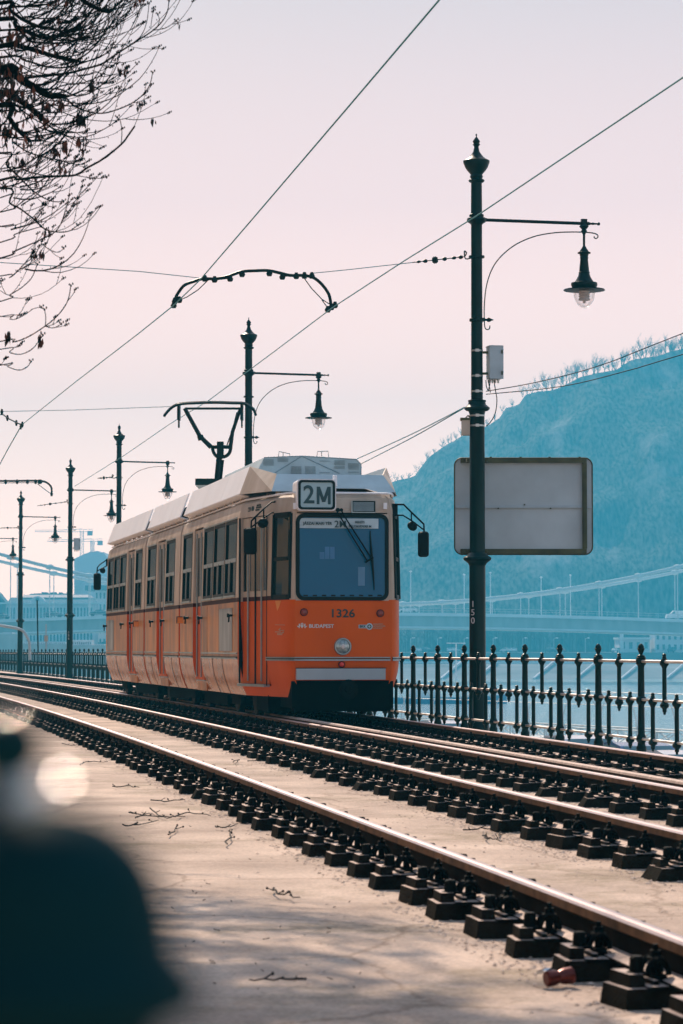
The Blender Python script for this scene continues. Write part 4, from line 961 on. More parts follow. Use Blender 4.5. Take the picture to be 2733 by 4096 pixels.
# mirrors
def mirror(arm1, arm2, blk, main, rnd, Y, nm='mirror'):
    b = MB(); b.tube([at(x, y, Y+d) for x, y, d in arm1], .013, 6); b.tube([at(x, y, Y+d) for x, y, d in arm2], .011, 6)
    k = min(1, len(arm1)-1); b.tube([at(*arm1[2][:2], Y+arm1[2][2]), at(*arm2[min(2, len(arm2)-1)][:2], Y+arm2[min(2, len(arm2)-1)][2])], .010, 6)
    x0, y0, x1, y1 = blk; q = at((x0+x1)/2, (y0+y1)/2, Y+arm1[0][2]); s_ = Y/FPX; b.box(q, ((x1-x0)*s_, .10, (y1-y0)*s_))
    m_ = b.obj('mirror_arm', M['black'], TR, smooth=60)
    x0, y0, x1, y1 = main; q = at((x0+x1)/2, (y0+y1)/2, Y); w, h = (x1-x0)*s_, (y1-y0)*s_
    bb = MB(); P = rr(0, 0, w, h, w*.28); n = len(P); bb.add([q+Vector((o, .03, z)) for o, z in P]+[q+Vector((o, -.03, z)) for o, z in P]+[q+Vector((o*.8, -.06, z*.9)) for o, z in P], [tuple(range(n))]+[tuple(2*n+i for i in range(n))[::-1]]+[(i, (i+1) % n, n+(i+1) % n, n+i) for i in range(n)]+[(n+i, n+(i+1) % n, 2*n+(i+1) % n, 2*n+i) for i in range(n)])
    bb.obj('mirror_housing', M['black'], m_, smooth=30)
    MB().poly([q+Vector((o*.9, .032, z*.9)) for o, z in P]).obj('mirror_glass', M['mirror'], m_)
    q = at(rnd[0], rnd[1], Y); r = rnd[2]*s_; MB().lathe([(-.05, r*.3), (-.035, r*.75), (0, r), (.015, r*.97)], q, 18, axis=rnd[3]).obj('round_mirror', M['black'], m_, smooth=50)
mirror([(1130,2006,.35),(1087,2008,.2),(1055,2035,.1),(1006,2084,0),(1005,2111,0)], [(1118,2049,.35),(1087,2051,.2),(1055,2072,.1),(1008,2107,0)], (1118,2012,1141,2056), (975,2111,1027,2218), (1052,2092,22,(.2,1,-.5)), 37.1)
mirror([(1580,2018,.1),(1615,2018,0),(1646,2049,0),(1696,2097,0),(1697,2126,0)], [(1590,2061,.1),(1612,2061,0),(1646,2082,0),(1694,2118,0)], (1569,2015,1591,2064), (1672,2126,1716,2228), (1650,2104,21,(-.5,1,-.6)), 37.0)
mirror([(430,2238,.3),(400,2258,.2),(390,2270,0),(388,2294,0)], [(430,2262,.3),(412,2272,.2),(390,2284,0)], (425,2235,432,2262), (375,2293,404,2360), (411,2282,12,(.6,1,.2)), 58.3)
# front undergear
b = MB(); 
b.box(T(.55, 0, .33), (1.38, 1.0, .36), ax=(R0, D0, Vector((0,0,1)))); b.box(T(.25, 0, .14), (1.3, .3, .06), ax=(R0, D0, Vector((0,0,1)))); b.obj('underframe', M['under'], TR)
b = MB(); b.lathe([(0,.13),(.03,.135),(.04,.12),(.042,.05),(.06,.04)], front(1393, 2758, .03), 24, axis=-D0); b.obj('coupler', M['iron'], TR, smooth=40)
b = MB()
for t0, t1 in ((1.1, 2.2), (5.2, 7.9), (9.9, 12.6), (15.2, 17.9)):
    b.box(T((t0+t1)/2, 0, .30), (1.7, t1-t0, .44), ax=(hd(t0)[1], hd(t0)[0], Vector((0,0,1))))
b.box(T(5, 0, .38), (1.6, 7.4, .36), ax=(hd(5)[1], hd(5)[0], Vector((0,0,1)))); b.box(T(11.3, 0, .38), (1.6, 5, .36), ax=(hd(11)[1], hd(11)[0], Vector((0,0,1)))); b.box(T(17.6, 0, .38), (1.6, 6.8, .36), ax=(hd(17)[1], hd(17)[0], Vector((0,0,1))))
b.obj('underframe', M['under'], TR)  # enlarged black boxes stand in for the shade below the skirts
for tc_ in (3.6, 8.8, 14.0, 19.2):
    b = MB(); ax = (hd(tc_)[1], hd(tc_)[0], Vector((0,0,1)))
    for sg in (-1, 1): b.box(T(tc_, sg*.92, .34), (.10, 2.3, .16), ax=ax); b.box(T(tc_, sg*.9, .2), (.08, .9, .14), ax=ax)
    b.box(T(tc_, 0, .36), (1.7, 1.2, .2), ax=ax)
    bo = b.obj('bogie', M['under'], TR, org=T(tc_, 0, .33))
    for dt in (-.95, .95):
        for sg in (-1, 1):
            MB().lathe([(-.06,.30),(-.05,.335),(.02,.335),(.03,.35),(.045,.35),(.05,.28),(.05,.1)], T(tc_+dt, sg*.74, .335), 24, axis=hd(tc_)[1]*(-sg)).obj('wheel', M['iron'], bo, smooth=40)
# interior
b = MB(); ax = (hd(11)[1], hd(11)[0], Vector((0,0,1)))
for (a, c) in SECT:
    m_ = (a+c)/2; ax = (hd(m_)[1], hd(m_)[0], Vector((0,0,1))); b.box(T(m_, 0, .85), (2.1, c-a, .05), ax=ax); b.box(T(m_, 0, 2.93), (1.9, c-a, .04), ax=ax)
b.box(T(1.0, 0, .9), (1.25, 1.7, .05), ax=(R0, D0, Vector((0,0,1)))); b.box(T(1.95, .2, 1.9), (1.5, .05, 2.0), ax=(R0, D0, Vector((0,0,1)))); b.box(T(1.3, .1, 1.55), (.5, .12, 1.1), ax=(R0, D0, Vector((0,0,1))))
b.obj('interior', M['interior'], TR)
b = MB(); b.box(T(.32, 0, 1.50), (1.22, .5, .34), ax=(R0, D0, Vector((0,0,1)))); b.box(T(.30, .1, 1.72), (.4, .2, .12), ax=(R0, D0, Vector((0,0,1)))); b.box(T(.2, 0, 2.62), (1.2, .1, .22), ax=(R0, D0, Vector((0,0,1)))); b.obj('dashboard', M['dash'], TR)
b = MB()
for o_, w_ in ((-.42, .2), (.0, .26), (.42, .3)): b.box(T(1.90, o_+.1, 2.25), (w_, .03, .5), ax=(R0, D0, Vector((0,0,1))))
b.obj('bulkhead_window', M['dash'], TR)
b = MB()
for t in [2.7, 3.5, 4.3, 5.1, 7.7, 8.4, 9.9, 10.5, 12.6, 13.3, 14.6, 15.3, 17.5, 18.3, 19.1, 19.9]:
    for o in (-.62, .62):
        ax = (hd(t)[1], hd(t)[0], Vector((0,0,1))); b.box(T(t, o, 1.3), (.75, .42, .06), ax=ax); b.box(T(t+.2, o, 1.62), (.75, .05, .65), ax=ax); b.box(T(t, o, 1.08), (.3, .3, .4), ax=ax)
b.obj('seat_rows', M['seat'], TR)
b = MB()
for t in [2.9, 4.7, 5.9, 7.1, 8.3, 10.0, 11.0, 12.1, 13.2, 15.0, 15.8, 17.0, 18.4, 20.0]:
    for o in (-.8, .35): b.tube([T(t, o, .87), T(t, o, 2.9)], .02, 6)
b.obj('grab_pole', M['white'], TR)
# roof fairing: slanting side panels in lengths, front facets, equipment
FT = [(2.0,4.05),(4.07,6.15),(6.17,8.45),(8.95,10.6),(10.62,12.2),(12.22,13.75),(14.15,16.0),(16.02,18.2),(18.22,20.9)]
for sg in (-1, 1):
    for (a, c) in FT:
        b = MB(); P = [T(a, sg*1.13, 3.11), T(c, sg*1.13, 3.11), T(c, sg*.98, 3.51), T(a, sg*.98, 3.51)]; b.poly(P, -hd(a)[1]*sg*.02); b.poly([T(a, sg*1.13, 3.11), T(c, sg*1.13, 3.11), T(c, sg*.99, 3.075), T(a, sg*.99, 3.075)], Vector((0,0,.015)))
        b.obj('roof_panel', M['roofwhite'], TR, org=P[0])
    b = MB(); r_ = [T(.75, sg*.86, 3.09), T(2.0, sg*1.13, 3.11), T(2.0, sg*.98, 3.51), T(1.05, sg*.745, 3.345)]; b.poly(r_, D0*.02-R0*sg*.01); b.obj('roof_panel', M['cream'], TR, org=r_[0])
b = MB(); P = [T(.75, -.86, 3.09), T(.75, .86, 3.09), T(1.05, .745, 3.345), T(1.05, -.745, 3.345)]; b.poly(P, D0*.02); b.obj('roof_panel', M['roofgrey'], TR, org=P[0])
b = MB(); b.quad(T(1.05, -.745, 3.345), T(1.05, .745, 3.345), T(2.0, .98, 3.36), T(2.0, -.98, 3.36)); b.quad(T(2.0, -.98, 3.36), T(2.0, .98, 3.36), T(8.5, .98, 3.3), T(8.5, -.98, 3.3))
b.quad(T(8.9, -.98, 3.3), T(8.9, .98, 3.3), T(20.9, .98, 3.3), T(20.9, -.98, 3.3)); b.obj('roof_deck', M['roofgrey'], TR)
b = MB()
for k in range(24):
    t = .9+k*.85
    if t > 2 and any(a-.1 < t < c+.1 for a, c in JOINT): continue
    for sg in (-1, 1): b.box(T(t, sg*(1.0 if t > 2 else .75), 3.075), (.05, .12, .07), ax=(hd(t)[1], hd(t)[0], Vector((0,0,1))))
b.obj('roof_support', M['cream'], TR)
# rooftop unit with louvres
Yac = T(2.6, 0).y; tq = 2.6
def acp(x, y, back=0):
    u = ray(x, y); n = -D0; o = Vector((0,0,HC)); base = T(tq, 0); k = (base-o).dot(n)/u.dot(n); return o+u*k+D0*back
OUT = [(1036,1905),(1036,1872),(1057,1830),(1208,1824),(1426,1837),(1445,1857),(1445,1905)]
b = MB(); b.poly([acp(x, y) for x, y in OUT], D0*4.2); ac = b.obj('roof_unit', M['roofgrey'], TR)
b = MB()
for (x, y, rows) in ((1053,1838,5),(1111,1834,3),(1164,1866,6),(1221,1866,6),(1279,1843,1),(1337,1842,4),(1337,1866,2),(1394,1854,5),(1279,1889,1),(1394,1888,1)):
    for k in range(rows): a_ = acp(x, y+k*5.2, -.012); c_ = acp(x+42, y+k*5.2+2.4, -.012); b.poly([a_, Vector((c_.x, c_.y, a_.z)), c_, Vector((a_.x, a_.y, c_.z))], D0*.01)
b.obj('louvre', M['slot'], ac)
b = MB(); b.tube([acp(1208,1825,-.01), acp(1100,1892,-.01)], .006, 5); b.tube([acp(1208,1825,-.01), acp(1358,1893,-.01)], .006, 5); b.tube([acp(1057,1830,-.005), acp(1208,1824,-.005), acp(1426,1837,-.005), acp(1445,1857,-.005), acp(1445,1900,-.005)], .006, 5); b.obj('panel_joint', M['slot'], ac)
b = MB()
for x in (1114, 1268): b.tube([acp(x, 1826), acp(x+3, 1806), acp(x+45, 1805 if x > 1200 else 1815), acp(x+47, 1828)], .006, 5); b.tube([acp(x+19, 1826), acp(x+19, 1808)], .006, 5)
b.obj('lifting_loop', M['trim'], ac)
# pantograph
YP = 50.6; b = MB(); A = lambda x, y, d=0: at(x, y, YP+d)
b.tube([A(869,1925), A(881,1797)], .055, 8); b.tube([A(884,1925), A(893,1840)], .02, 6)
b.tube([A(845,1788), A(925,1788)], .035, 8)
b.tube(smoothline([A(850,1790), A(856,1812), A(872,1828), A(900,1826), A(918,1812), A(924,1790)], 3), .032, 6)
b.box(A(882, 1800), (.12, .2, .3)); b.box(at(875, 1935, YP), (.8, 1.2, .12))
pg = b.obj('pantograph', M['green'], TR, smooth=50)
b = MB(); b.tube([A(738,1634), A(800,1745), A(845,1789)], [.03,.04,.045], 8); b.tube([A(745,1634,.3), A(812,1755,.3), A(848,1789,.1)], .015, 6); b.tube([A(962,1634), A(930,1730), A(922,1790)], [.03,.035,.04], 8); b.tube([A(948,1650,.4), A(930,1720,.3), A(905,1790,.1)], .012, 6); b.tube([A(800,1742), A(806,1760)], .06, 6)
b.obj('upper_frame', M['green'], pg, smooth=50)
b = MB(); b.tube([A(740,1634), A(962,1634)], .022, 8)
for x in (716, 968): b.box(A(x, 1650), (.05, .3, .28)); b.box(A(x, 1668), (.03, .06, .4))
b.obj('head_frame', M['green'], pg, smooth=50)
for d in (-.18, .18):
    P = [(657,1664),(662,1655),(680,1635),(700,1621),(730,1613),(840,1608),(930,1610),(975,1612),(1000,1625),(1016,1638),(1024,1660)]
    MB().tube(smoothline([A(x, y+ (3 if d < 0 else 0), d) for x, y in P], 4), .024, 6).obj('contact_shoe', M['green'], pg, smooth=60)
# ------------------------------------------------------------------ overhead wires
def wire(name, P, r, lb, cat='overhead wire', grp=None, sm=0):
    Q = smoothline(P, 6) if sm else P; o = MB().tube(Q, r, 5).obj(name, M['wire'], org=P[0]); return tag(o, lb, cat, grp)
ZW = 5.5
def W(x, y): return onz(x, y, ZW)
def ext(a, b, k): return b+(b-a)*k
P = [W(1908,863), W(1620,1042), W(1333,1229), W(1090,1412), W(985,1490), W(834,1603)]
P = [ext(P[1], W(2733,310), 3.2), W(2733,310)]+P+[W(680,1696), W(500,1820), W(300,1945)]
wire('contact_wire', P, .0075, 'contact wire above the tram, running down from the upper right edge')
P = [W(1757,0), W(1400,420), W(1000,888), W(802,1118), W(697,1220)]
P = [ext(P[1], P[0], 5.0)]+P+[W(560,1330), W(300,1530), W(87,1700)]
wire('contact_wire', P, .0075, 'contact wire from the top edge down to the bracing on the left')
wire('contact_wire', [W(87,1700), W(30,1800), W(0,1856), W(-60,1960)], .012, 'steep short wire leaving the bracing at the left edge')
YB = 38.3
wire('span_wire', [at(-400,1020,36), at(0,1050,36.6), at(250,1066,37.2), at(560,1086,37.8), at(780,1110,YB), at(800,1113,YB)], .0055, 'thin span wire from the left edge to the curved pull-off arm')
wire('span_wire', [at(1250,1093,YB), at(1400,1078,38.5), at(1650,1050,38.7)], .0055, 'thin span wire between the curved arm and the nearest lamp post')
def c8(x, y): return (650+x/1.2544, 950+y/1.2544)
r = thing('pull_off_arm', 'curved steel arm holding the two contact wires in front of the span wire', 'wire bracket', at(1000,1100,YB))
b = MB(); pts = [c8(*q) for q in ((65,318),(68,300),(78,280),(110,240),(160,220),(205,207),(270,207),(330,195),(395,172),(460,167),(530,166),(590,178),(640,190),(700,190),(755,200),(800,235),(835,285),(846,335))]
b.tube(smoothline([at(x, y, YB-.3) for x, y in pts], 4), .022, 8); b.obj('curved_tube', M['green'], r, smooth=60)
b = MB()
for (x, y) in ((213,205),(262,210),(340,205),(400,182),(537,178),(602,195),(672,192),(713,190),(750,190),(62,318),(85,312),(57,338),(848,348),(866,338),(830,360)):
    X, Y_ = c8(x, y); q = at(X, Y_, YB-.3); b.lathe([(-.045,.03),(-.01,.045),(.02,.03),(.045,.02)], q, 8)
for P in (((262,212),(344,205)),((232,212),(180,262),(125,298),(90,312)),((712,205),(748,255),(800,310),(845,338)),((800,312),(832,358)),((205,205),(340,205)),((600,195),(668,192)),((62,318),(85,312))):
    b.tube([at(*c8(*q), YB-.32) for q in P], .0075, 5)
b.obj('clamp', M['green'], r, smooth=50)
def insul(P, Y, lb, k=1.0):
    r = thing('strain_insulator', lb, 'insulator', at(*P[0], Y)); b = MB(); Q = [at(x, y, Y) for x, y in P]; d = (Q[-1]-Q[0]); l = d.length; ax = d.normalized()
    b.tube([Q[0], Q[-1]], .007*k, 5)
    for f_, rr_ in ((.12,.02),(.25,.03),(.42,.055),(.45,.055),(.62,.03),(.8,.025),(.93,.03)): b.lathe([(-.03,rr_*.6),(0,rr_),(.03,rr_*.6)], Q[0]+d*f_, 8, axis=ax)
    b.obj('insulator_chain', M['green'], r, smooth=50); b = MB()
    q = Q[-1]; b.tube(smoothline([q, q+Vector((.03,0,.05)), q+Vector((.0,0,.08)), q+Vector((.02,0,-.03)), q+Vector((.14,0,.0))], 4), .01*k, 6); b.obj('hook', M['green'], r, smooth=50); return r
insul([(1650,1050),(1858,1027)], 38.7, 'string of insulators and hook on the left of the nearest lamp post')
insul([(390,1913),(450,1909)], 87.5, 'insulators beside the lamp post behind the tail of the tram', 1.5)
insul([(150,2023),(268,2007)], 103.5, 'insulators beside the lamp post with the grey cabinet', 1.6)
insul([(0,2112),(72,2111)], 123.5, 'insulators at the left edge beside the far lamp post', 1.8)
r = thing('wire_bracket', 'small bracing hardware where the wires meet near the left edge', 'wire bracket', W(87,1700)); b = MB()
b.tube([W(8,1655), W(35,1675), W(87,1700)], .014, 5); b.tube([W(0,1660), W(8,1655)], .01, 5)
for x, y in ((8,1648),(30,1672),(66,1692),(90,1698),(84,1706)): b.lathe([(-.06,.015),(0,.03),(.06,.015)], W(x, y), 8)
b.obj('clamp', M['green'], r)
wire('span_wire', [at(0,1646,75), at(300,1640,75), at(690,1626,75)], .008, 'faint far span wire crossing behind the pantograph')
r = thing('pull_off_arm', 'far curved steel arm at the left edge above the lamp posts', 'wire bracket', at(100,1925,95)); b = MB()
b.tube(smoothline([at(x, y, 95) for x, y in ((-40,1928),(0,1924),(60,1924),(120,1923),(165,1924),(190,1932),(206,1950),(207,1975))], 4), .035, 6); b.tube([at(150,1935,95), at(205,1976,95)], .012, 5); b.tube([at(-10,1932,95), at(170,1930,95)], .012, 5)
b.obj('curved_tube', M['green'], r); b = MB()
for x in (23, 69, 110, 143, 157, 163, 207): b.lathe([(-.08,.03),(0,.05),(.08,.025)], at(x, 1927 if x < 200 else 1976, 95), 8)
b.obj('clamp', M['green'], r)
for (P, Y, lb) in (([(1945,1565),(2400,1480),(2733,1405)], 60, 'upper of the two black cables crossing the hill right of the post'), ([(1945,1577),(2250,1545),(2520,1480),(2733,1417)], 60, 'lower of the two black cables crossing the hill right of the post')):
    Q = [at(P[0][0], P[0][1], 38.9)]+[at(x, y, 38.9-(x-1945)/790*6) for x, y in P[1:]]; Q.append(Q[-1]+(Q[-1]-Q[-2])*6)
    o = MB().tube(smoothline(Q, 6), .0065, 5).obj('cable', M['black'], org=Q[0]); tag(o, lb, 'cable')
Q = [at(1945,1565,38.9), at(2150,1528,37.8), at(2400,1462,36.5), at(2733,1333,34.8)]; Q.append(Q[-1]+(Q[-1]-Q[-2])*4)
bpy.data.objects.remove([o for o in bpy.data.objects if o.name.startswith('cable') and o.get('label', '').startswith('upper')][0])
tag(MB().tube(smoothline(Q, 6), .0065, 5).obj('cable', M['black'], org=Q[0]), 'upper of the two black cables crossing the hill right of the post', 'cable')
for k, (a, c) in enumerate((((1857,1630),(1430,1835)), ((1857,1632),(1440,1858)))):
    Q = [at(*a, 38.9), at((a[0]+c[0])/2, (a[1]+c[1])/2+6, 47), at(*c, 58)]
    tag(MB().tube(smoothline(Q, 6), .009, 5).obj('cable', M['wire'], org=Q[0]), ('upper' if k == 0 else 'lower')+' thin cable from the nearest lamp post down behind the tram roof', 'cable')

# ------------------------------------------------------------------ the tree at the upper left
random.seed(21)
YT = 18.0; TB = Vector((-4.9, 18.6, GZ))
tree = thing('tree', 'tall bare tree with dry hanging seeds reaching in from the upper left', 'tree', TB)
b = MB(); tp = [TB+Vector((0,0,0)), TB+Vector((.05,0,1.5)), TB+Vector((-.05,.1,3.2)), TB+Vector((.1,.1,5.2)), TB+Vector((.3,0,7.5)), TB+Vector((.2,.2,10.0)), TB+Vector((.5,.1,12.0))]
b.tube(smoothline(tp, 5), [.34-.30*k/30 for k in range(31)], 12); b.obj('trunk', M['bark'], tree, smooth=60)
CR = MB(); LF = MB(); fpx = FPX
def c7(x, y, Y): return at(x/1.5667, y/1.5667, Y)
def leaf(p, l):
    a = random.uniform(0, 6.28); l *= .62; w = l*.17; d = Vector((random.uniform(-.3,.3), random.uniform(-.3,.3), -1)).normalized()*l; s = Vector((math.cos(a), math.sin(a), 0))*w
    LF.add([p, p+d*.5+s, p+d, p+d*.5-s], [(0,1,2,3)])
def bud(p, r): CR.sph(p, r*.5, 4, sz=1.7)
def twig(p, d, l, r, lvl=0, up=.9):
    n = max(4, int(l/.06)); pts = [p.copy()]; q = p.copy(); d = d.normalized()
    for k in range(n):
        d = (d+Vector((random.gauss(0,.05), random.gauss(0,.05), up*.20+random.gauss(0,.04)))).normalized(); q = q+d*(l/n); pts.append(q.copy())
    CR.tube(pts, [max(.0022, r*(1-.65*k/n)) for k in range(n+1)], 4, cap=False)
    for k in range(1, n+1):
        if random.random() < .28: 
            e = Vector((random.gauss(0,1), random.gauss(0,1), random.gauss(.5,1))).normalized()*.022; bud(pts[k]+e*.6, .0062)
    bud(pts[-1], .012); bud(pts[-1]+Vector((.012,0,.006)), .009); bud(pts[-1]+Vector((-.010,0,-.006)), .009)
    if lvl > 0:
        for k in range(lvl):
            i = random.randint(1, n-1); s = random.choice((-1, 1)); dd = (pts[i+1]-pts[i]).normalized(); side_ = Vector((-dd.z*.8*s, random.uniform(-.8,.8), dd.x*.8*s))
            twig(pts[i], dd+side_*.8, l*random.uniform(.3,.6), r*.6, 0, up)
    if random.random() < .06:
        i = random.randint(1, n); 
        for _ in range(random.randint(3, 9)): leaf(pts[i]+Vector((random.gauss(0,.015), random.gauss(0,.015), random.gauss(0,.01))), random.uniform(.05,.11))
def limb(P, w0, w1, Y0, Y1, join=True, dens=1.0, tw=.55, lv=1):
    n = len(P); pts = []
    for i, (x, y) in enumerate(P): pts.append(c7(x, y, Y0+(Y1-Y0)*i/(n-1)))
    px = (Y0/fpx)
    if join and P[0][0] <= 10:
        zt = min(max(pts[0].z-.3, 1.8), 11); tx = TB+Vector((.15, 0, zt-GZ)); mid = tx.lerp(pts[0], .6)+Vector((0,0,-.08)); pts = [tx, mid]+pts
    Q = smoothline(pts, 4); m = len(Q); rs = [(w0+(w1-w0)*(k/(m-1))**.8)*px/2 for k in range(m)]
    CR.tube(Q, rs, 7 if w0 > 9 else 5)
    for k in range(2, m-1):
        if random.random() < .36*dens:
            dd = (Q[k+1]-Q[k-1]).normalized(); s = random.choice((-1, 1)); l = random.uniform(.3, 1.0)*tw*1.5
            twig(Q[k], dd+Vector((random.uniform(-.1,.5), random.gauss(0,.5), .5*s)), l, max(.003, min(rs[k]*.5, .006)), random.choice((0, lv, lv)), random.uniform(.5, 1.2))
        if rs[k] < .012 and random.random() < .5: bud(Q[k]+Vector((0,0,rs[k])), .006)
    if w1 < 7: bud(Q[-1], .012); bud(Q[-1]+Vector((.012,0,.012)), .010); bud(Q[-1]+Vector((-.01,0,.008)), .009)
Ls = [([(0,20),(60,60),(140,120),(240,165),(310,175),(380,195),(450,235),(500,245),(560,225)],22,6,18,17.2,1.6,.8),
 ([(0,120),(100,165),(200,210),(300,240),(380,220),(450,185),(505,165)],24,12,18.4,18.2,1.3,.7),
 ([(0,290),(120,290),(250,325),(350,355),(490,385)],28,16,18,18.2,1.3,.7),
 ([(0,440),(80,455),(150,510),(230,555),(310,600),(360,600),(410,605)],54,20,18,17.8,1.2,.7),
 ([(410,605),(460,660),(540,695),(640,710),(740,685),(830,645),(900,590),(940,530),(958,455)],8,3.5,17.8,17.5,.35,.25),
 ([(0,590),(60,600),(140,640),(230,710),(270,750)],36,22,18.3,18.4,1.2,.5),
 ([(0,660),(60,740),(110,810),(190,885)],28,16,17.6,17.4,1,.5),
 ([(0,-160),(250,-110),(480,-20),(560,30),(640,65),(690,75)],26,14,18.2,18,1.4,.8),
 ([(0,1130),(100,1125),(200,1115),(330,1105),(470,1098),(550,1050),(640,1000),(760,905),(810,840),(845,790)],12,7,17.3,17.0,.12,.2),
 ([(760,905),(765,830),(755,760),(735,735)],4,3,17,17,.2,.12), ([(470,1098),(540,1110),(620,1118),(670,1110)],3.5,3,17.2,17.2,.1,.1),
 ([(0,960),(40,1030),(110,1100),(170,1160),(240,1220),(330,1262),(400,1262)],12,3.5,18,17.6,.6,.3),
 ([(0,1180),(60,1270),(130,1310),(220,1380),(290,1440),(380,1455),(440,1445),(490,1410)],11,3.5,17.8,17.5,.7,.35),
 ([(0,1620),(80,1580),(170,1540),(260,1500),(350,1450),(400,1370),(430,1330)],9,3.5,17.6,17.4,.7,.35),
 ([(260,1525),(320,1570),(370,1580),(400,1555)],4,3,17.5,17.4,.2,.1), ([(0,1890),(60,1850),(140,1800),(200,1740),(235,1655)],6,3.5,17.6,17.4,.8,.3),
 ([(0,2140),(80,2145),(170,2115),(260,2060),(340,2000),(400,1930),(430,1870),(445,1790)],6,4,17.5,17.3,.25,.12),
 ([(285,2045),(288,1990),(280,1940)],4,3.5,17.3,17.3,.1,.1), ([(285,2045),(340,2055),(385,2030)],4,3,17.3,17.3,.3,.1),
 ([(0,2190),(60,2210),(130,2220),(200,2190),(250,2130),(270,2100)],4.5,3.5,17.6,17.4,.2,.12), ([(0,2290),(50,2300),(120,2320),(170,2300),(195,2265)],4.5,3.5,17.6,17.5,.2,.1),
 ([(0,850),(80,890),(170,950),(280,985),(380,1005),(450,1025),(510,990),(525,950)],9,3.5,17.9,17.5,.6,.3),
 ([(190,885),(280,880),(380,830),(440,790),(470,740),(500,700)],6,3.5,17.4,17.2,.5,.25),
 ([(0,500),(150,490),(300,470),(420,460),(540,430),(640,400),(720,345),(790,300),(870,250),(960,190),(1020,130),(1050,70),(1060,5)],14,3.5,18,17.3,.5,.3),
 ([(960,190),(1040,175),(1105,130)],4,3,17.3,17.3,.2,.1), ([(790,300),(880,230),(920,140),(935,20)],4,3,17.4,17.3,.15,.1), ([(980,180),(1000,130),(990,90)],3,3,17.3,17.3,.1,.1),
 ([(0,190),(200,260),(360,270),(500,250),(620,215),(700,150),(760,70),(800,0)],12,3.5,17.8,17.4,.9,.4),
 ([(250,560),(380,560),(470,600),(560,585),(640,530),(700,470),(735,400),(750,330)],8,3.5,17.9,17.5,.6,.3),
 ([(580,440),(650,465),(720,470),(800,455),(860,400)],3.5,3,17.4,17.3,.2,.12), ([(0,1985),(60,2000),(100,2000),(160,1970),(210,1935),(260,1925)],4,3,17.6,17.5,.25,.12),
 ([(0,60),(150,40),(330,20),(430,-40)],14,6,18.6,18.4,1.6,.8), ([(0,360),(160,380),(300,420),(430,420),(560,380),(680,330)],14,4,18.5,18.2,1.2,.5), ([(0,240),(180,190),(330,120),(470,130),(620,60)],12,4,18.6,18.3,1.4,.5),
 ([(0,700),(120,700),(240,620),(380,540),(520,520),(640,470)],10,4,18.4,18,1,.4), ([(0,780),(120,830),(260,820),(330,760),(360,690)],7,3.5,18.2,18,.8,.3), ([(0,1060),(80,1060),(160,1040),(210,990)],7,3.5,18.2,18,1.2,.35),
 ([(0,1330),(90,1300),(160,1250),(260,1180),(310,1110)],7,3.5,18.2,18,.8,.35), ([(0,1420),(100,1430),(210,1390),(260,1330)],7,3.5,18.1,18,.9,.35), ([(0,1520),(90,1470),(190,1440),(260,1420)],7,3.5,18.0,18,.9,.3), ([(0,1730),(60,1740),(120,1690),(180,1620),(210,1570)],6,3.5,18,17.8,.6,.25), ([(0,1240),(70,1180),(120,1130),(180,1060)],7,3.5,18.3,18.2,1,.3)]
for (P, w0, w1, Y0, Y1, dn, tw_) in Ls: limb(P, w0, w1, Y0, Y1, dens=dn, tw=tw_, lv=2 if P[0][0] < 250 and P[0][1] < 900 else 1)
# dense fine growth filling the upper left
for _ in range(60):
    x = abs(random.gauss(0, 260)); y = random.uniform(-60, 900) if random.random() < .72 else random.uniform(900, 1700)
    if y > 900: x *= .45
    if x > 560: continue
    p = c7(x, y, random.uniform(17.2, 19)); twig(p, Vector((1, random.gauss(0,.4), random.gauss(-.35,.5))), random.uniform(.25,.8), random.uniform(.004,.008), random.choice((0,1,2)), random.uniform(.4,1.2))
for _ in range(60):
    x = abs(random.gauss(30, 130)); y = random.gauss(480, 260); p = c7(x, y, random.uniform(17.3, 18.5))
    for _k in range(random.randint(4, 9)): leaf(p+Vector((random.gauss(0,.03), random.gauss(0,.03), random.gauss(0,.03))), random.uniform(.05,.13))
for (x, y) in ((500,720),(410,890),(495,860),(350,920),(300,650),(290,740),(250,2100),(50,2090),(385,640),(575,500),(145,1000),(520,730)):
    for _k in range(14): leaf(c7(x+random.gauss(0,7), y+random.gauss(0,14), 17.5), random.uniform(.06,.13))
# the rest of the crown, above and to the left of the picture (it throws the dappled shade on the slab)
for _ in range(120):
    z = random.uniform(4.5, 11.5); a = random.uniform(-1.2, 1.6) if random.random() < .75 else random.uniform(0, 6.28); s0 = TB+Vector((.15, 0, z-GZ)); l = random.uniform(2.0, 4.6)*(1-.35*(z-4.5)/7)
    if z < 6.3: a = random.uniform(1.2, 5.0)
    d = Vector((math.cos(a), math.sin(a), random.uniform(.0,.5))); pts = [s0]; q = s0.copy(); n = 12
    for k in range(n): d = (d+Vector((random.gauss(0,.12), random.gauss(0,.12), random.gauss(.03,.08)))).normalized(); q = q+d*(l/n); pts.append(q.copy())
    def inframe(p_): return p_.x/p_.y*FPX+1366 > -30 and 2588-(p_.z-HC)/p_.y*FPX > -120
    while len(pts) > 2 and any(inframe(p_) for p_ in pts): pts.pop()
    n = len(pts)-1
    CR.tube(pts, [.045*(1-.8*k/max(n, 12))+.006 for k in range(n+1)], 5)
    for k in range(3, n+1):
        for _j in range(2):
            dd = Vector((random.gauss(0,1), random.gauss(0,1), random.gauss(.4,.6))).normalized(); e = pts[k]+dd*random.uniform(.3, .9)
            if inframe(e): continue
            CR.tube([pts[k], pts[k].lerp(e, .5)+Vector((0,0,.05)), e], [.011,.008,.005], 4)
            for _l in range(13): leaf(e+Vector((random.gauss(0,.11), random.gauss(0,.11), random.gauss(0,.07))), random.uniform(.16,.42))  # oversized clumps out of view, added to thicken the slab's shade
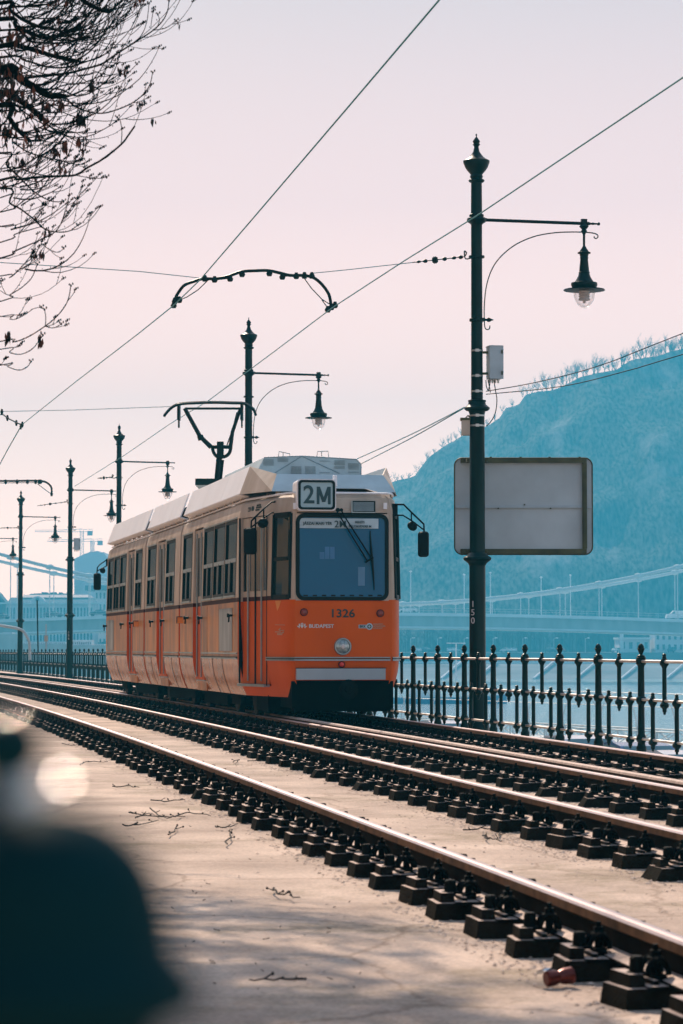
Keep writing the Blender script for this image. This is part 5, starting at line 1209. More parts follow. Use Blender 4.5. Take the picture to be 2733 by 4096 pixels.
CR.obj('crown', M['twig'], tree); LF.obj('dry_leaves', M['dryleaf'], tree)

# ------------------------------------------------------------------ blurred dark railing end right in front of the lens
YF = .60; q = at(250, 3700, YF)
fo = thing('railing_finial', 'dark blurred rounded iron finials close to the lens at the bottom left', 'railing', (q.x, q.y, GZ))
s_ = YF/FPX; c = at(200, 3470, YF)
pr = [(-2000*s_,300*s_),(-640*s_,400*s_),(-560*s_,570*s_),(-470*s_,590*s_),(-400*s_,545*s_),(-330*s_,490*s_),(-200*s_,480*s_),(-60*s_,450*s_),(60*s_,395*s_),(150*s_,310*s_),(215*s_,205*s_),(250*s_,70*s_),(254*s_,5*s_)]
MB().lathe(pr, c, 40, axis=(-.05,0,1)).obj('large_knob', M['nearblack'], fo, smooth=60)
c2 = at(35, 2985, YF-.03); MB().sph(c2, 150*s_, 28).obj('small_knob', M['nearblack'], fo, smooth=60)
b = MB(); b.tube([at(-60,2890,YF+.02), c2, at(-40,3150,YF+.01), at(-90,3500,YF)], 60*s_, 16); b.obj('neck', M['nearblack'], fo, smooth=60)
gm = mat('glint_metal', (.36,.34,.33), .14, 1.0, var=.02)
MB().sph(at(30, 3200, YF+.02), 165*s_, 28, sz=.85).obj('glare_ball', mat('pale_glare', (.92,.95,.92), .4), fo, smooth=60)  # added pale ball standing in for the bright blurred wash
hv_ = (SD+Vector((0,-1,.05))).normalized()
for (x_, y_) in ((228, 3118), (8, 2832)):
    rc0 = 190*s_; cc0 = at(x_, y_, YF+.01)-hv_*rc0; MB().lathe([(rc0*math.cos(R(a)), max(1e-5, rc0*math.sin(R(a)))) for a in (24, 20, 15, 10, 5, .1)], cc0, 28, axis=hv_).obj('glint_cap', gm, fo, smooth=60)  # added caps angled between sun and lens to throw blurred glints
# ------------------------------------------------------------------ cars
def car_build(name, lb, m, van=False):
    r = thing(name, lb, 'car', (0, 0, 0)); L, Wd = 4.2, 1.7
    prof = [(-2.1,.35),(-2.12,.7),(-2.0,.95),(-1.75,1.02),(-1.15,1.42),(-.2,1.46),(.45,1.38),(1.05,.98),(1.8,.86),(2.08,.62),(2.1,.35)] if not van else [(-2.4,.35),(-2.42,1.9),(-2.3,2.0),(1.2,2.0),(1.7,1.35),(2.3,1.1),(2.4,.6),(2.4,.35)]
    b = MB(); n = len(prof)
    def w_(z): return Wd/2*(1 if z < .95 else 1-.22*min(1, (z-.95)/.5)) if not van else Wd/2*(1.05 if z < 1.2 else .98)
    secs = [(x, -1, z) for x, z in prof]; vs = [(x, -w_(z), z) for x, z in prof]+[(x, w_(z), z) for x, z in prof]
    b.add(vs, [tuple(range(n)), tuple(range(2*n-1, n-1, -1))]+[(i, i+n, (i+1) % n+n, (i+1) % n) for i in range(n)]); b.obj('body', m, r, smooth=25)
    b = MB()
    for sg in (-1, 1):
        f = lambda x, z: (x, sg*(w_(z)+.006), z)
        for q in ([(-1.55,1.0),(-1.12,1.36),(-.35,1.40),(-.35,1.0)], [(-.27,1.0),(-.27,1.40),(.40,1.33),(.92,1.0)]) if not van else ([(1.0,1.3),(1.0,1.85),(1.2,1.85),(1.55,1.3)],): b.add([f(x, z) for x, z in q], [(0,1,2,3)])
    if not van:
        b.add([(.50,-.62,1.372),(.50,.62,1.372),(1.03,.74,1.0),(1.03,-.74,1.0)], [(0,1,2,3)]); b.add([(-1.20,-.62,1.41),(-1.20,.62,1.41),(-1.70,.72,1.07),(-1.70,-.72,1.07)], [(0,1,2,3)])
        b.v = b.v[:-8]+[(x+(.012 if x > 0 else -.012), y, z+.01) for x, y, z in b.v[-8:]]
    b.obj('window', M['carglass'], r)
    for x in (-1.3, 1.32):
        for sg in (-1, 1): MB().lathe([(-.09,.27),(-.07,.32),(.07,.32),(.09,.27),(.09,.1)], (x, sg*.78, .32), 18, axis=(0, sg, 0)).obj('wheel', M['tyre'], r, smooth=40)
    b = MB()
    for sg in (-1, 1): b.box((2.06, sg*.6, .68), (.08, .3, .12)); 
    b.obj('headlight', M['lens'], r); b = MB()
    for sg in (-1, 1): b.box((-2.06, sg*.66, .82), (.08, .22, .16))
    b.obj('tail_light', M['redlamp'], r); return r
cw = car_build('parked_car', 'white car parked on the lower quay, its bonnet beside the blue car', M['carwhite'])
cb = car_build('parked_car', 'blue car parked on the lower quay below the right end of the fence', M['carblue'])
cd = car_build('car', 'x', M['cardark']); cr = car_build('car', 'x', M['carwhite']); cred = car_build('car', 'x', M['carred'])
def putz(x, y, ztop, z, **k): return onz(x, y, ztop)
q = onz(2560, 2972, LOWZ+1.44); cb.location = (q.x, q.y, LOWZ); cb.rotation_euler = (0, 0, R(-76)); cb['group'] = 'cars parked on the lower quay'
q = onz(2330, 2944, LOWZ+1.44); cw.location = (q.x, q.y, LOWZ); cw.rotation_euler = (0, 0, R(-75)); cw['group'] = 'cars parked on the lower quay'; cw['label'] = 'white car parked on the lower quay, left of the blue car'
q = onz(2745, 3004, LOWZ+1.44); o = dup(cw, (q.x, q.y, LOWZ), R(-78), 'white car parked on the lower quay, right of the blue car')
q = onz(1795, 2885, LOWZ+1.44); o = dup(cw, (q.x, q.y, LOWZ), R(-74), 'white car parked on the lower quay behind the nearest lamp post')
# moored pontoon gangway with hooped arches and a trussed rail
gx, gy = 12.0, 175.0; gr = thing('gangway', 'pale steel gangway with hoops and braced rails on the water behind the fence', 'gangway', (gx, gy, -5)); 
A0 = onz(1560, 2868, -4.2); B0 = onz(2790, 2990-60, -4.2); d = (B0-A0); l = d.length; d = d.normalized(); sd = Vector((-d.y, d.x, 0))
pm_ = mat('pale_gangway_steel', (.55,.58,.58), .5, .2)
b = MB(); b.box((A0+B0)/2+Vector((0,0,-.9)), (l, 3.0, .25), ax=(d, sd, Vector((0,0,1)))); b.obj('deck', pm_, gr)
b = MB()
for k in range(7):
    for e in (-1.2, 1.2): p = A0+d*(l*(k+.5)/7)+sd*e; b.tube([p-Vector((0,0,.9)), Vector((p.x, p.y, WATZ-1))], .16, 8)
b.obj('piles', pm_, gr); nb = int(l/2.2); b = MB()
for e in (-1.4, 1.4):
    b.tube([A0+sd*e, B0+sd*e], .05, 6); b.tube([A0+sd*e-Vector((0,0,.85)), B0+sd*e-Vector((0,0,.85))], .06, 6)
    for k in range(nb): p = A0+d*(l*k/nb)+sd*e; p2 = A0+d*(l*(k+1)/nb)+sd*e; b.tube([p, p-Vector((0,0,.85))], .05, 5); b.tube([p, p2-Vector((0,0,.85))], .03, 5); b.tube([p2, p-Vector((0,0,.85))], .03, 5)
b.obj('truss_rail', pm_, gr); b = MB()
for k in range(0, nb, 2):
    p = A0+d*(l*k/nb); b.tube([p+sd*(1.4*math.cos(a))+Vector((0,0,2.3*math.sin(a)-.0)) for a in [math.pi*j/10 for j in range(11)]], .035, 5)
b.tube([A0+Vector((0,0,2.28)), B0+Vector((0,0,2.28))], .03, 5); b.tube([A0+sd*1.2+Vector((0,0,1.4)), B0+sd*1.2+Vector((0,0,1.4))], .025, 5); b.obj('hoops', pm_, gr)
# moored blue work boat beyond the fence
q = onz(1800, 2800, WATZ+.6); bt = thing('moored_boat', 'low blue work boat moored on the river behind the fence', 'boat', (q.x, q.y, WATZ))
b = MB(); Lb = 9; 
for i, (x, w, z0, z1) in enumerate(((-Lb,1.5,.1,1.0),(-Lb*.5,2.0,0,1.0),(Lb*.5,2.0,0,1.1),(Lb,.2,.3,1.5))): b.v += [(q.x+x, q.y-w, WATZ+z1), (q.x+x, q.y-w*.8, WATZ+z0-.3), (q.x+x, q.y+w*.8, WATZ+z0-.3), (q.x+x, q.y+w, WATZ+z1)]
for i in range(3):
    for k in range(4): b.f.append((i*4+k, (i+1)*4+k, (i+1)*4+(k+1) % 4, i*4+(k+1) % 4)); b.m.append(0)
b.f += [(0,1,2,3),(15,14,13,12)]; b.m += [0, 0]; b.obj('hull', M['carblue'], bt); MB().box((q.x-4, q.y, WATZ+1.8), (5, 2.6, 1.7)).obj('cabin', M['farwhite'], bt)
MB().tube([(q.x+1.0, q.y, WATZ+1), (q.x+1, q.y, WATZ+9.5)], .12, 6).obj('mast', M['farwhite'], bt); MB().box((q.x+1, q.y, WATZ+9.6), (3.0, .6, .15)).obj('mast_light', M['farwhite'], bt)

# ------------------------------------------------------------------ left middle distance: gooseneck pipe, small box on a pole, mast
pp = [(-60,2485),(0,2501),(40,2508),(75,2515),(92,2523),(105,2540),(115,2560),(119,2580),(120,2640)]
o = MB().tube(smoothline([at(x, y, 112) for x, y in pp], 4), .055, 8).obj('bent_pipe', M['cabinet'], org=at(120,2640,112), smooth=60); tag(o, 'bent grey steel pipe rising behind the fence beside the far lamp post', 'pipe')
r = thing('signal_box', 'small beige box on a thin pole behind the fence', 'box', at(185,2590,118)); MB().tube([at(185,2497,118), at(185,2620,118)], .03, 6).obj('pole', M['cabinet'], r); q = at(185,2555,117.9); MB().box(q, (.15, .12, .23)).obj('box_body', M['cream'], r); MB().box(q+Vector((0,0,.13)), (.18, .15, .03)).obj('box_lid', M['cabinet'], r)
tag(MB().tube([at(149,2400,130), at(153,2620,130)], .035, 6).obj('mast', M['green'], org=at(153,2620,130)), 'thin dark mast rising between two far lamp posts', 'mast')
# white river boats near the bridge
def boat(x0, x1, ytop, ybot, Y, lb, nw):
    a = at(x0, ytop, Y); c = at(x1, ybot, Y); r = thing('river_boat', lb, 'boat', ((a.x+c.x)/2, Y, WATZ), 'white boats moored below the bridge'); w = c.x-a.x
    b = MB(); b.box(((a.x+c.x)/2, Y, (a.z+c.z)/2), (w, 5, a.z-c.z)); b.obj('cabin', M['farwhite'], r)
    b = MB(); n = 12; P = [(a.x-1.5, c.z), (c.x+2.5, c.z), (c.x+1.2, WATZ-.2), (a.x-.6, WATZ-.2)]; b.poly([(x, Y-3, z) for x, z in P], (0, 6, 0)); b.obj('hull', M['bridgedark'], r)
    b = MB(); 
    for k in range(nw): x = a.x+w*(k+.5)/nw; b.box((x, Y-2.52, (a.z*.4+c.z*.6)), (w/nw*.35, .05, (a.z-c.z)*.4))
    b.obj('window', M['farwin'], r)
boat(100, 268, 2568, 2576, 520, 'long low white boat left of the grey cabinet post', 22)
boat(294, 372, 2560, 2581, 480, 'white boat with a taller roof beside the tail of the tram', 9)
boat(372, 420, 2577, 2582, 500, 'low white boat touching the tail of the tram', 8)
boat(15, 55, 2530, 2537, 600, 'small white boat at the far left under the bridge', 5)

# ------------------------------------------------------------------ suspension bridge
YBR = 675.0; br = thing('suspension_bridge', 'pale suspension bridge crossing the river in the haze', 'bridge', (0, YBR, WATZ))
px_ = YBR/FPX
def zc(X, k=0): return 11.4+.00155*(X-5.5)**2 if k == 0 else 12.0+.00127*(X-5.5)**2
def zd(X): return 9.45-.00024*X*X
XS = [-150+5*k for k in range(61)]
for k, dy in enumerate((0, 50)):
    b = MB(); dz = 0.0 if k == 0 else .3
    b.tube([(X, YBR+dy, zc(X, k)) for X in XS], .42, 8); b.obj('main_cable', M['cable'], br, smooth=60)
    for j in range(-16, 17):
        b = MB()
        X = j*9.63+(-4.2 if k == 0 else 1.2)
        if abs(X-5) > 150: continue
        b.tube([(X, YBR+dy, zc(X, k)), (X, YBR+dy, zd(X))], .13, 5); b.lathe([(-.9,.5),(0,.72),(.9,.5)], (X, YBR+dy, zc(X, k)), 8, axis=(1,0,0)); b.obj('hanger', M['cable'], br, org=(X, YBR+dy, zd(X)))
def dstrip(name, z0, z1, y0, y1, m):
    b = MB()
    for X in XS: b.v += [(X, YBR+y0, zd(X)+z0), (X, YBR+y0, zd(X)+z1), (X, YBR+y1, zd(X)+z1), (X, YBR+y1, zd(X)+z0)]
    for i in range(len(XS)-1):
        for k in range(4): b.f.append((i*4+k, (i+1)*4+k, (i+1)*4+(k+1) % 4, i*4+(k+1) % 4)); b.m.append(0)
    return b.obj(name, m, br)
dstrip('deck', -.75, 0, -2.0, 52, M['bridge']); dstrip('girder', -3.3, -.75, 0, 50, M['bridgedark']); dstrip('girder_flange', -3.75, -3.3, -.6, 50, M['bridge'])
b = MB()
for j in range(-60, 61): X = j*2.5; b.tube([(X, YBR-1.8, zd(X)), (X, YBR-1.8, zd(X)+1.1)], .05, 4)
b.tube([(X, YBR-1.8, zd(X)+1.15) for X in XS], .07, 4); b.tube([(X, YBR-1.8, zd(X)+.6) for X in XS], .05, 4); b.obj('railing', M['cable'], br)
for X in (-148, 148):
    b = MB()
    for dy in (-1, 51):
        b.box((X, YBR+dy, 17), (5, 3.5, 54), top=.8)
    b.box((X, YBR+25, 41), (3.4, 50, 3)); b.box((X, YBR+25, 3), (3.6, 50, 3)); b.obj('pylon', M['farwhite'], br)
# bridge lamps
bl = thing('bridge_lamp', 'x', 'street lamp', (0,0,0), 'slim street lamps on the bridge'); MB().tube([(0,0,0),(0,0,9.6)], .13, 6).obj('pole', M['bridge'], bl); MB().sph((0,0,9.8), .35, 8, sz=.6).obj('lamp_head', M['farwhite'], bl)
for i, (x, yt, dy, lb) in enumerate(((1643,2284,3,'beside the right edge of the tram'),(1857,2297,40,'just left of the nearest lamp post'),(1962,2289,3,'just right of the nearest lamp post, below the sign'),(2165,2307,40,'below the right part of the sign board'),(2282,2299,3,'rightmost, between the sign board and the high cable'))):
    q = at(x, yt, YBR+dy); o = bl if i == 0 else dup(bl, (0,0,0)); o.location = (q.x, q.y, zd(q.x)); o.scale = (1, 1, (q.z-zd(q.x))/9.9); o['label'] = 'thin white bridge lamp '+lb
# cars on the bridge
for i, (x, src, lb) in enumerate(((215, cd, 'dark car on the bridge between the two far lamp posts'), (395, dup(cd, (0,0,0)), 'dark car on the bridge beside the mirror at the tail of the tram'), (5, dup(cd, (0,0,0)), 'dark car on the bridge at the far left edge'), (1632, dup(cr, (0,0,0)), 'pale car on the bridge beside the right edge of the tram'))):
    q = at(x, 2460, YBR+4); src.location = (q.x, q.y, zd(q.x)); src.rotation_euler = (0, 0, R(180 if i % 2 else 0)); src['label'] = lb; src['group'] = 'cars on the bridge'; src.scale = (1.12, 1, 1.1)
bus = car_build('bus', 'pale van on the bridge deck at the right edge', M['farwhite'], True); bus['category'] = 'van'; q = at(2725, 2470, YBR+4); bus.location = (q.x, q.y, zd(q.x)); bus.scale = (1.6, 1, 1.1); bus.rotation_euler = (0, 0, R(180)); bus.name = 'van'

# ------------------------------------------------------------------ far bank
b = MB(); X0, X1 = -260, 420
def q4(b, y0, z0, y1, z1): b.quad((X0, y0, z0), (X1, y0, z0), (X1, y1, z1), (X0, y1, z1))
q4(b, 768, -8.4, 792, -3.6); q4(b, 792, -3.6, 797, -3.6); b.obj('far_bank', M['farstone'], kind='structure')
b = MB(); q4(b, 797, -3.6, 797.5, -.6); q4(b, 792, -3.1, 792.6, -3.1) ; b.obj('far_wall', M['farwall'], kind='structure')
b = MB(); b.box(((X0+X1)/2, 792.2, -3.35), (X1-X0, .8, .55)); b.obj('far_kerb', M['farwhite'], kind='structure')
b = MB(); q4(b, 797.5, -.6, 840, -.5); q4(b, 840, -.5, 1400, 0); b.obj('far_road', M['asphalt'], kind='structure')
for i, x in enumerate((1940-40, 2130, 2300, 2480, 2660, 1760)):
    a = at(x, 2712, 770); c = at(x+85, 2668, 790); b = MB(); b.poly([(a.x, 769, -8.0), (a.x+.5, 769, -8.0), (c.x+.5, 791.5, -3.3), (c.x, 791.5, -3.3)], (0, -.6, .5)); o = b.obj('stairs', M['farbuild'], org=(a.x, 769, -8)); tag(o, 'pale stone stairs slanting down the far embankment, %s' % ('left of the nearest lamp post','right of the nearest lamp post','below the middle of the pale building gap','behind the fence near the blue car','at the right edge','beside the tram')[i], 'stairs', 'stairs on the far embankment')
# street lamps on the far bank
fl = thing('street_lamp', 'x', 'street lamp', (0,0,0), 'street lamps along the far bank'); MB().tube([(0,0,0),(0,0,7.5),(.8,0,8)], .12, 5).obj('pole', M['cable'], fl); MB().sph((.9,0,7.9), .45, 8, sz=.8).obj('lamp_head', M['farwhite'], fl)
for i, x in enumerate((1655,1763,1869,1985,2104,2228,2354)):
    q = at(x, 2552, 812); o = fl if i == 0 else dup(fl, (0,0,0)); o.location = (q.x-.9, 812, -.55); k = (q.z+.55)/7.9; o.scale = (1, 1, k); o['label'] = 'bright lamp head under the bridge, number %d from the tram' % (i+1)
    o['label'] = ('lamp head under the bridge nearest the tram','second lamp head under the bridge from the tram','lamp head just left of the nearest lamp post','lamp head just right of the nearest lamp post','lamp head above the third bay of fence right of the post','lamp head midway between the post and the pale building','lamp head next to the pale building')[i]
for i, (x, m_) in enumerate(((1668,0),(1695,1),(1800,0),(1822,0),(2025,0),(2055,0),(2200,1),(2240,2),(2470,0),(2690,1))):
    q = at(x, 2598, 806); o = dup((cr, cd, cred)[m_], (q.x, 806, -.6), R(90+random.uniform(-55, 55)))
    o['label'] = ('white','dark','red')[m_]+' car on the far bank road '+('beside the tram edge','close to the tram edge, second','just left of the lamp post, first','just left of the lamp post, second','just right of the lamp post, first','just right of the lamp post, second','at the middle of the right fence, dark one','at the middle of the right fence, red one','in front of the pale building','at the right edge')[i]; o['group'] = 'cars on the far bank road'
cr.location = (q.x+9, 806, -.6); cr['label'] = 'white car on the far bank road beyond the right edge'; cred.location = (q.x+20, 806, -.6); cred['label'] = 'red car on the far bank road beyond the right edge'
for c_ in (cr, cred): c_['group'] = 'cars on the far bank road'
# far buildings
def building(name, lb, x0, x1, ytop, ybase, Y, m, rows, colsn, dep=14, parts=(), cat='building', roof=None):
    a = at(x0, ytop, Y); c = at(x1, ybase, Y); r = thing(name, lb, cat, ((a.x+c.x)/2, Y, c.z)); w, h = c.x-a.x, a.z-c.z
    MB().box(((a.x+c.x)/2, Y+dep/2, (a.z+c.z)/2), (w, dep, h)).obj('wall', m, r)
    if rows:
        for i in range(rows):
            for j in range(colsn):
                x = a.x+w*(j+.5)/colsn; z = c.z+h*(i+.55)/rows; MB().box((x, Y-.05, z), (w/colsn*.42, .3, h/rows*.5)).obj('window', M['farwin'], r)
    return r, a, c
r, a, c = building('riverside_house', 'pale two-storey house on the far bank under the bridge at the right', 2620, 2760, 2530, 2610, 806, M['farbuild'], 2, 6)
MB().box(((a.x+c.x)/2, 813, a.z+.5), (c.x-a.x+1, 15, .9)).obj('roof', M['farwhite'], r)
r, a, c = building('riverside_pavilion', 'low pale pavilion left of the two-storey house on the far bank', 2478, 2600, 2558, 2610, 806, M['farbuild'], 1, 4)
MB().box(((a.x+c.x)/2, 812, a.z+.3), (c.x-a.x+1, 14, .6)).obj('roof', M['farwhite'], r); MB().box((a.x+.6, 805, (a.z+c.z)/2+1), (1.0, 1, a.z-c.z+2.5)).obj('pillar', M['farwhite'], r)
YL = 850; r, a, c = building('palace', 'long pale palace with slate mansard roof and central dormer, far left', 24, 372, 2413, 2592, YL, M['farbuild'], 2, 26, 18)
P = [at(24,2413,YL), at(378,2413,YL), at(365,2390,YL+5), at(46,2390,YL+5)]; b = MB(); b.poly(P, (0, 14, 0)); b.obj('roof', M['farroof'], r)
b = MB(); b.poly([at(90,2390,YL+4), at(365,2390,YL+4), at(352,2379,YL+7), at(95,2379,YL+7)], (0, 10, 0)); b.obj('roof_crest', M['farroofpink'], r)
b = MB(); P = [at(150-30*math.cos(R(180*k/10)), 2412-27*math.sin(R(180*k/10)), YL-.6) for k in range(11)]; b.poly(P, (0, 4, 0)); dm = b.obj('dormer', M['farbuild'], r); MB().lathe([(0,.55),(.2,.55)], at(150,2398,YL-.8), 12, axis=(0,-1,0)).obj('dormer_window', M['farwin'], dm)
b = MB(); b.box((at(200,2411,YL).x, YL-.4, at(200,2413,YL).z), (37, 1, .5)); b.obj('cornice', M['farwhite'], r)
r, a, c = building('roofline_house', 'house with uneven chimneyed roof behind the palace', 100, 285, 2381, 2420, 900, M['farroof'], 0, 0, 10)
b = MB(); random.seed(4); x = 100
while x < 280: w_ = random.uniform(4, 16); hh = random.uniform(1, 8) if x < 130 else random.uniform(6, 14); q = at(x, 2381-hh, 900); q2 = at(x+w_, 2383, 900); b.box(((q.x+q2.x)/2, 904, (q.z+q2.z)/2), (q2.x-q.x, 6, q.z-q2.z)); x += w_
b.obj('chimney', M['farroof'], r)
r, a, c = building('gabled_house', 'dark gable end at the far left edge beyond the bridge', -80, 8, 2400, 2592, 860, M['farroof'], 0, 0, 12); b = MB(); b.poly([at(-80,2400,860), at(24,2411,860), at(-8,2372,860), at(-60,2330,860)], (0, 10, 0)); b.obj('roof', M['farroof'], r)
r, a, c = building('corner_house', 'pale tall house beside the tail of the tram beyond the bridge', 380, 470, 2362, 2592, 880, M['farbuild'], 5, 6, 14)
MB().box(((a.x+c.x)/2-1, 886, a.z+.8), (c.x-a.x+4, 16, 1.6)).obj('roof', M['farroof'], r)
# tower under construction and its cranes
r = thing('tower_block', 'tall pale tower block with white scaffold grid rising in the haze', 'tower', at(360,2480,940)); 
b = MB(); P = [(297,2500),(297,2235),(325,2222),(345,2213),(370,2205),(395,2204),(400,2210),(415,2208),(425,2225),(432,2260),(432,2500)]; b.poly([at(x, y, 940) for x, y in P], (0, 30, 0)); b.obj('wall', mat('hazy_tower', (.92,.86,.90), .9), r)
b = MB()
for i in range(4):
    for j in range(7): q = at(301+i*8.4, 2290+j*11.5, 939); b.box(q, (.52, .4, .7))
b.obj('scaffold_bay', M['farwhite'], r); 
def crane(x, yt, yb, xl, xr, lb):
    Y = 960; r = thing('tower_crane', lb, 'crane', at(x, yb, Y), 'cranes over the tower'); s = Y/FPX; b = MB(); p = at(x, yt, Y); q = at(x, yb, Y)
    for dx in (-.6, .6): b.tube([q+Vector((dx,0,0)), p+Vector((dx,0,0))], .14, 4)
    n = 22
    for k in range(n): z0 = q.z+(p.z-q.z)*k/n; z1 = q.z+(p.z-q.z)*(k+1)/n; sg = 1 if k % 2 else -1; b.tube([(p.x-.6*sg, Y, z0), (p.x+.6*sg, Y, z1)], .09, 4)
    cm = mat('pale_crane_steel', (.55,.6,.66), .7); b.obj('mast', cm, r); b = MB(); l_ = at(xl, yt+4, Y); r__ = at(xr, yt+4, Y)
    b.tube([l_, r__], .13, 4); b.tube([l_+Vector((0,0,.5)), r__+Vector((0,0,.9))], .1, 4); b.tube([p+Vector((0,0,.8)), l_+(r__-l_)*.3], .05, 4); b.obj('jib', cm, r); MB().box(r__+Vector((-1,0,-.5)), (1.8, 1, 1.6)).obj('counterweight', M['bridgedark'], r)
crane(328, 2123, 2240, 140, 372, 'taller faint crane above the tower block'); crane(370, 2162, 2210, 190, 412, 'shorter faint crane right of the taller one')

# ------------------------------------------------------------------ houses along the street to the left (outside the picture, mirrored in the tram's side)
for i, (ya, yb, h, mk) in enumerate(((-20, 40, 15, (.50,.32,.18)), (41, 120, 17, (.62,.38,.20)), (121, 230, 20, (.55,.34,.19)), (231, 430, 24, (.62,.40,.24)))):
    a_, c_ = pt(max(ya, 1), -17), pt(yb, -17); a_ = Vector((a_.x, ya, GZ)); c_ = Vector((c_.x, yb, GZ)); d_ = (c_-a_).normalized(); s_n = Vector((-d_.y, d_.x, 0)); m_ = (a_+c_)/2; L_b = (c_-a_).length
    r = thing('town_house', 'tall tan town house beyond the left edge, %s along the street' % ('first','second','third','fourth')[i], 'building', m_, 'town houses along the street')
    MB().box(m_+s_n*6+Vector((0,0,h/2)), (L_b, 12, h), ax=(d_, s_n, Vector((0,0,1)))).obj('wall', mat('plaster_facade', mk, .9), r)
    MB().box(m_+s_n*6+Vector((0,0,h+.3)), (L_b+.8, 13.2, .6), ax=(d_, s_n, Vector((0,0,1)))).obj('cornice', M['stone'], r)
    MB().poly([a_+Vector((0,0,h+.6)), c_+Vector((0,0,h+.6)), c_+s_n*6+Vector((0,0,h+4)), a_+s_n*6+Vector((0,0,h+4))], s_n*6-Vector((0,0,3.4))).obj('roof', M['farroof'], r)
    nw = int(L_b/3.2); wsrc = None
    for j in range(min(nw, 20)):
        for k in range(4):
            p = a_+d_*(L_b*(j+.5)/min(nw, 20))-s_n*.04+Vector((0,0,2.4+k*(h-3)/4))
            MB().box(p, (1.2, .2, 2.0), ax=(d_, s_n, Vector((0,0,1)))).obj('window', M['farwin'], r)
# ------------------------------------------------------------------ hill
CRest = [(-1200,2520),(-300,2545),(0,2548),(380,2545),(600,2480),(900,2320),(1100,2200),(1300,2080),(1440,1985),(1577,1926),(1656,1909),(1717,1830),(1813,1765),(1848,1743),(1943,1708),(2010,1660),(2022,1630),(2075,1625),(2091,1577),(2161,1566),(2230,1553),(2330,1505),(2400,1488),(2470,1478),(2530,1440),(2620,1432),(2680,1415),(2733,1400),(2900,1330),(3300,1250),(3700,1300)]
YH_ = 1010
def crest(X):
    x = X/YH_*FPX+1366.5
    for i in range(len(CRest)-1):
        if CRest[i][0] <= x <= CRest[i+1][0]:
            k = (x-CRest[i][0])/(CRest[i+1][0]-CRest[i][0]); return at(0, CRest[i][1]+(CRest[i+1][1]-CRest[i][1])*k, YH_).z
    return 0 if x < CRest[0][0] else 110
hm = bpy.data.materials.new('wooded_hillside'); hm.use_nodes = True; t = hm.node_tree; bs = t.nodes['Principled BSDF']; bs.inputs['Roughness'].default_value = .95; bs.inputs['Specular IOR Level'].default_value = .1
g = t.nodes.new('ShaderNodeNewGeometry'); mp = t.nodes.new('ShaderNodeMapping'); mp.inputs['Scale'].default_value = (1.3, .4, .22); t.links.new(g.outputs['Position'], mp.inputs[0])
n1 = t.nodes.new('ShaderNodeTexNoise'); n1.inputs['Scale'].default_value = .8; n1.inputs['Detail'].default_value = 4; t.links.new(mp.outputs[0], n1.inputs['Vector'])
n2 = t.nodes.new('ShaderNodeTexNoise'); n2.inputs['Scale'].default_value = .05; n2.inputs['Detail'].default_value = 8; n2.inputs['Roughness'].default_value = .7; mq = t.nodes.new('ShaderNodeMapping'); mq.inputs['Scale'].default_value = (1.1, .5, .45); t.links.new(g.outputs['Position'], mq.inputs[0]); t.links.new(mq.outputs[0], n2.inputs['Vector'])
c1 = t.nodes.new('ShaderNodeValToRGB'); c1.color_ramp.elements[0].color = (.008,.012,.010,1); c1.color_ramp.elements[1].color = (.18,.165,.15,1); c1.color_ramp.elements[0].position = .35; c1.color_ramp.elements[1].position = .70; t.links.new(n1.outputs['Fac'], c1.inputs[0])
c2 = t.nodes.new('ShaderNodeValToRGB'); c2.color_ramp.elements[0].color = (0,0,0,1); c2.color_ramp.elements[1].color = (1,1,1,1); c2.color_ramp.elements[0].position = .54; c2.color_ramp.elements[1].position = .70; t.links.new(n2.outputs['Fac'], c2.inputs[0])
mx = t.nodes.new('ShaderNodeMixRGB'); mx.inputs[2].default_value = (.34,.30,.29,1); t.links.new(c2.outputs[0], mx.inputs[0]); t.links.new(c1.outputs[0], mx.inputs[1]); t.links.new(mx.outputs[0], bs.inputs['Base Color'])
b = MB(); XN = [-225+2.4*k for k in range(198)]; YN = 30
for X in XN:
    h = crest(X)
    for k in range(YN+1):
        f = k/YN; Y = 842+(YH_-842)*f; s = f**.8; z = -.5+(h+.5)*s
        z += (noise.noise(Vector((X*.05, Y*.05, 0)))*4+noise.noise(Vector((X*.2, Y*.2, 3)))*2.0)*min(1, f*4)*(1 if k < YN else .25)*min(1, h/20)
        b.v.append((X, Y+noise.noise(Vector((X*.08, f*9, 7)))*5*(1-f), z))
    b.v.append((X, 1200, h*.6)); b.v.append((X, 1330, -1))
nn = YN+3
for i in range(len(XN)-1):
    for k in range(nn-1): b.f.append((i*nn+k, (i+1)*nn+k, (i+1)*nn+k+1, i*nn+k+1)); b.m.append(0)
b.obj('hill', hm, kind='structure', smooth=60)
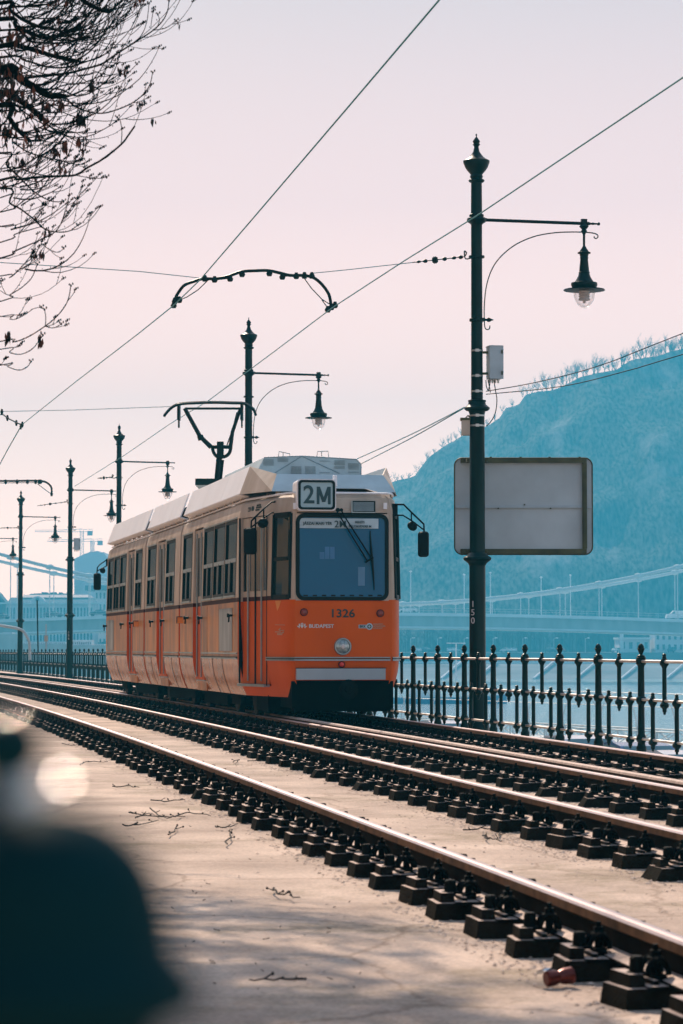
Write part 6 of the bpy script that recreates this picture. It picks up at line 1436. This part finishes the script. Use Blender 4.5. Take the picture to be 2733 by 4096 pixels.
# bare trees on the ridge
protos = []
for v in range(4):
    random.seed(50+v); r = thing('ridge_tree', 'bare leafless tree standing on the ridge of the hill', 'tree', (0,0,0), 'bare trees on the ridge of the hill'); tk = MB(); cw_ = MB()
    def grow(p, d, l, rad, lv, mb):
        n = 4; pts = [p]; q = p
        for k in range(n): d = (d+Vector((random.gauss(0,.13), random.gauss(0,.13), .06))).normalized(); q = q+d*(l/n); pts.append(q)
        mb.tube(pts, [rad*(1-.5*k/n) for k in range(n+1)], 4, cap=False)
        if lv == 0: return
        for k in range(5 if lv > 1 else 4):
            i = random.randint(1, n); a = random.uniform(0, 6.28); grow(pts[i], (d*1.1+Vector((math.cos(a), math.sin(a), .35))*.8), l*random.uniform(.45,.65), rad*.5, lv-1, cw_)
    for _s in range(2): grow(Vector((random.uniform(-.5,.5), random.uniform(-.5,.5), -1.0)), Vector((random.gauss(0,.12), 0, 1)), 4.0, .13, 3, tk)
    tk.obj('trunk', M['fartree'], r); cw_.obj('crown', M['fartree'], r); protos.append(r)
random.seed(9); i = 0
for x in [1480, 1500, 1530, 1560, 1585, 1610, 1640, 1665, 1690, 1712, 1740, 1770, 1800, 1825, 1850, 1880, 1915, 1950, 1985, 2015, 2050, 2090, 2110, 2135, 2165, 2190, 2215, 2245, 2262, 2290, 2315, 2340, 2352, 2375, 2400, 2425, 2450, 2470, 2490, 2500, 2520, 2545, 2570, 2590, 2610, 2630, 2645, 2665, 2680, 2690, 2700, 2715, 2725, 2740, 2760]:
    X = (x-1366.5)/FPX*YH_; o = protos[i] if i < 4 else dup(protos[i % 4], (0,0,0)); k = random.uniform(.75, 1.4) if x > 2150 else random.uniform(.35, .7)
    o.location = (X, YH_+random.uniform(-2, 3), crest(X)-.3); o.scale = (k*1.1, k*1.1, k); o.rotation_euler = (0, 0, random.uniform(0, 6.28)); i += 1
# trees at the foot of the hill on the far bank (one reads them as a belt of undergrowth)
b = MB(); random.seed(31)
for k in range(420):
    X = random.uniform(-60, 135); Y = random.uniform(822, 846); h = random.uniform(3.5, 9); 
    b.tube([(X, Y, -.6), (X+random.uniform(-.4,.4), Y, h*.6), (X+random.uniform(-.8,.8), Y, h)], [.16,.12,.04], 4, cap=False)
    for _ in range(7): z = random.uniform(.35, .9)*h; a = random.uniform(0, 6.3); l = random.uniform(1, 2.4); b.tube([(X, Y, z), (X+math.cos(a)*l, Y+math.sin(a)*l, z+l*.9)], [.07,.03], 3, cap=False)
b.obj('far_woods', M['fartree'], kind='stuff', label='belt of bare trees along the far bank under the bridge')

# ------------------------------------------------------------------ haze
hv = bpy.data.materials.new('haze'); hv.use_nodes = True; t = hv.node_tree; t.nodes.clear(); out = t.nodes.new('ShaderNodeOutputMaterial'); pv = t.nodes.new('ShaderNodeVolumePrincipled')
pv.inputs['Color'].default_value = (.075, .60, .85, 1); pv.inputs['Density'].default_value = .00084; pv.inputs['Anisotropy'].default_value = 0.0
t.links.new(pv.outputs[0], out.inputs['Volume'])
b = MB(); b.box((50, 690, 60), (1900, 1500, 142)); b.obj('haze', hv, kind='stuff')
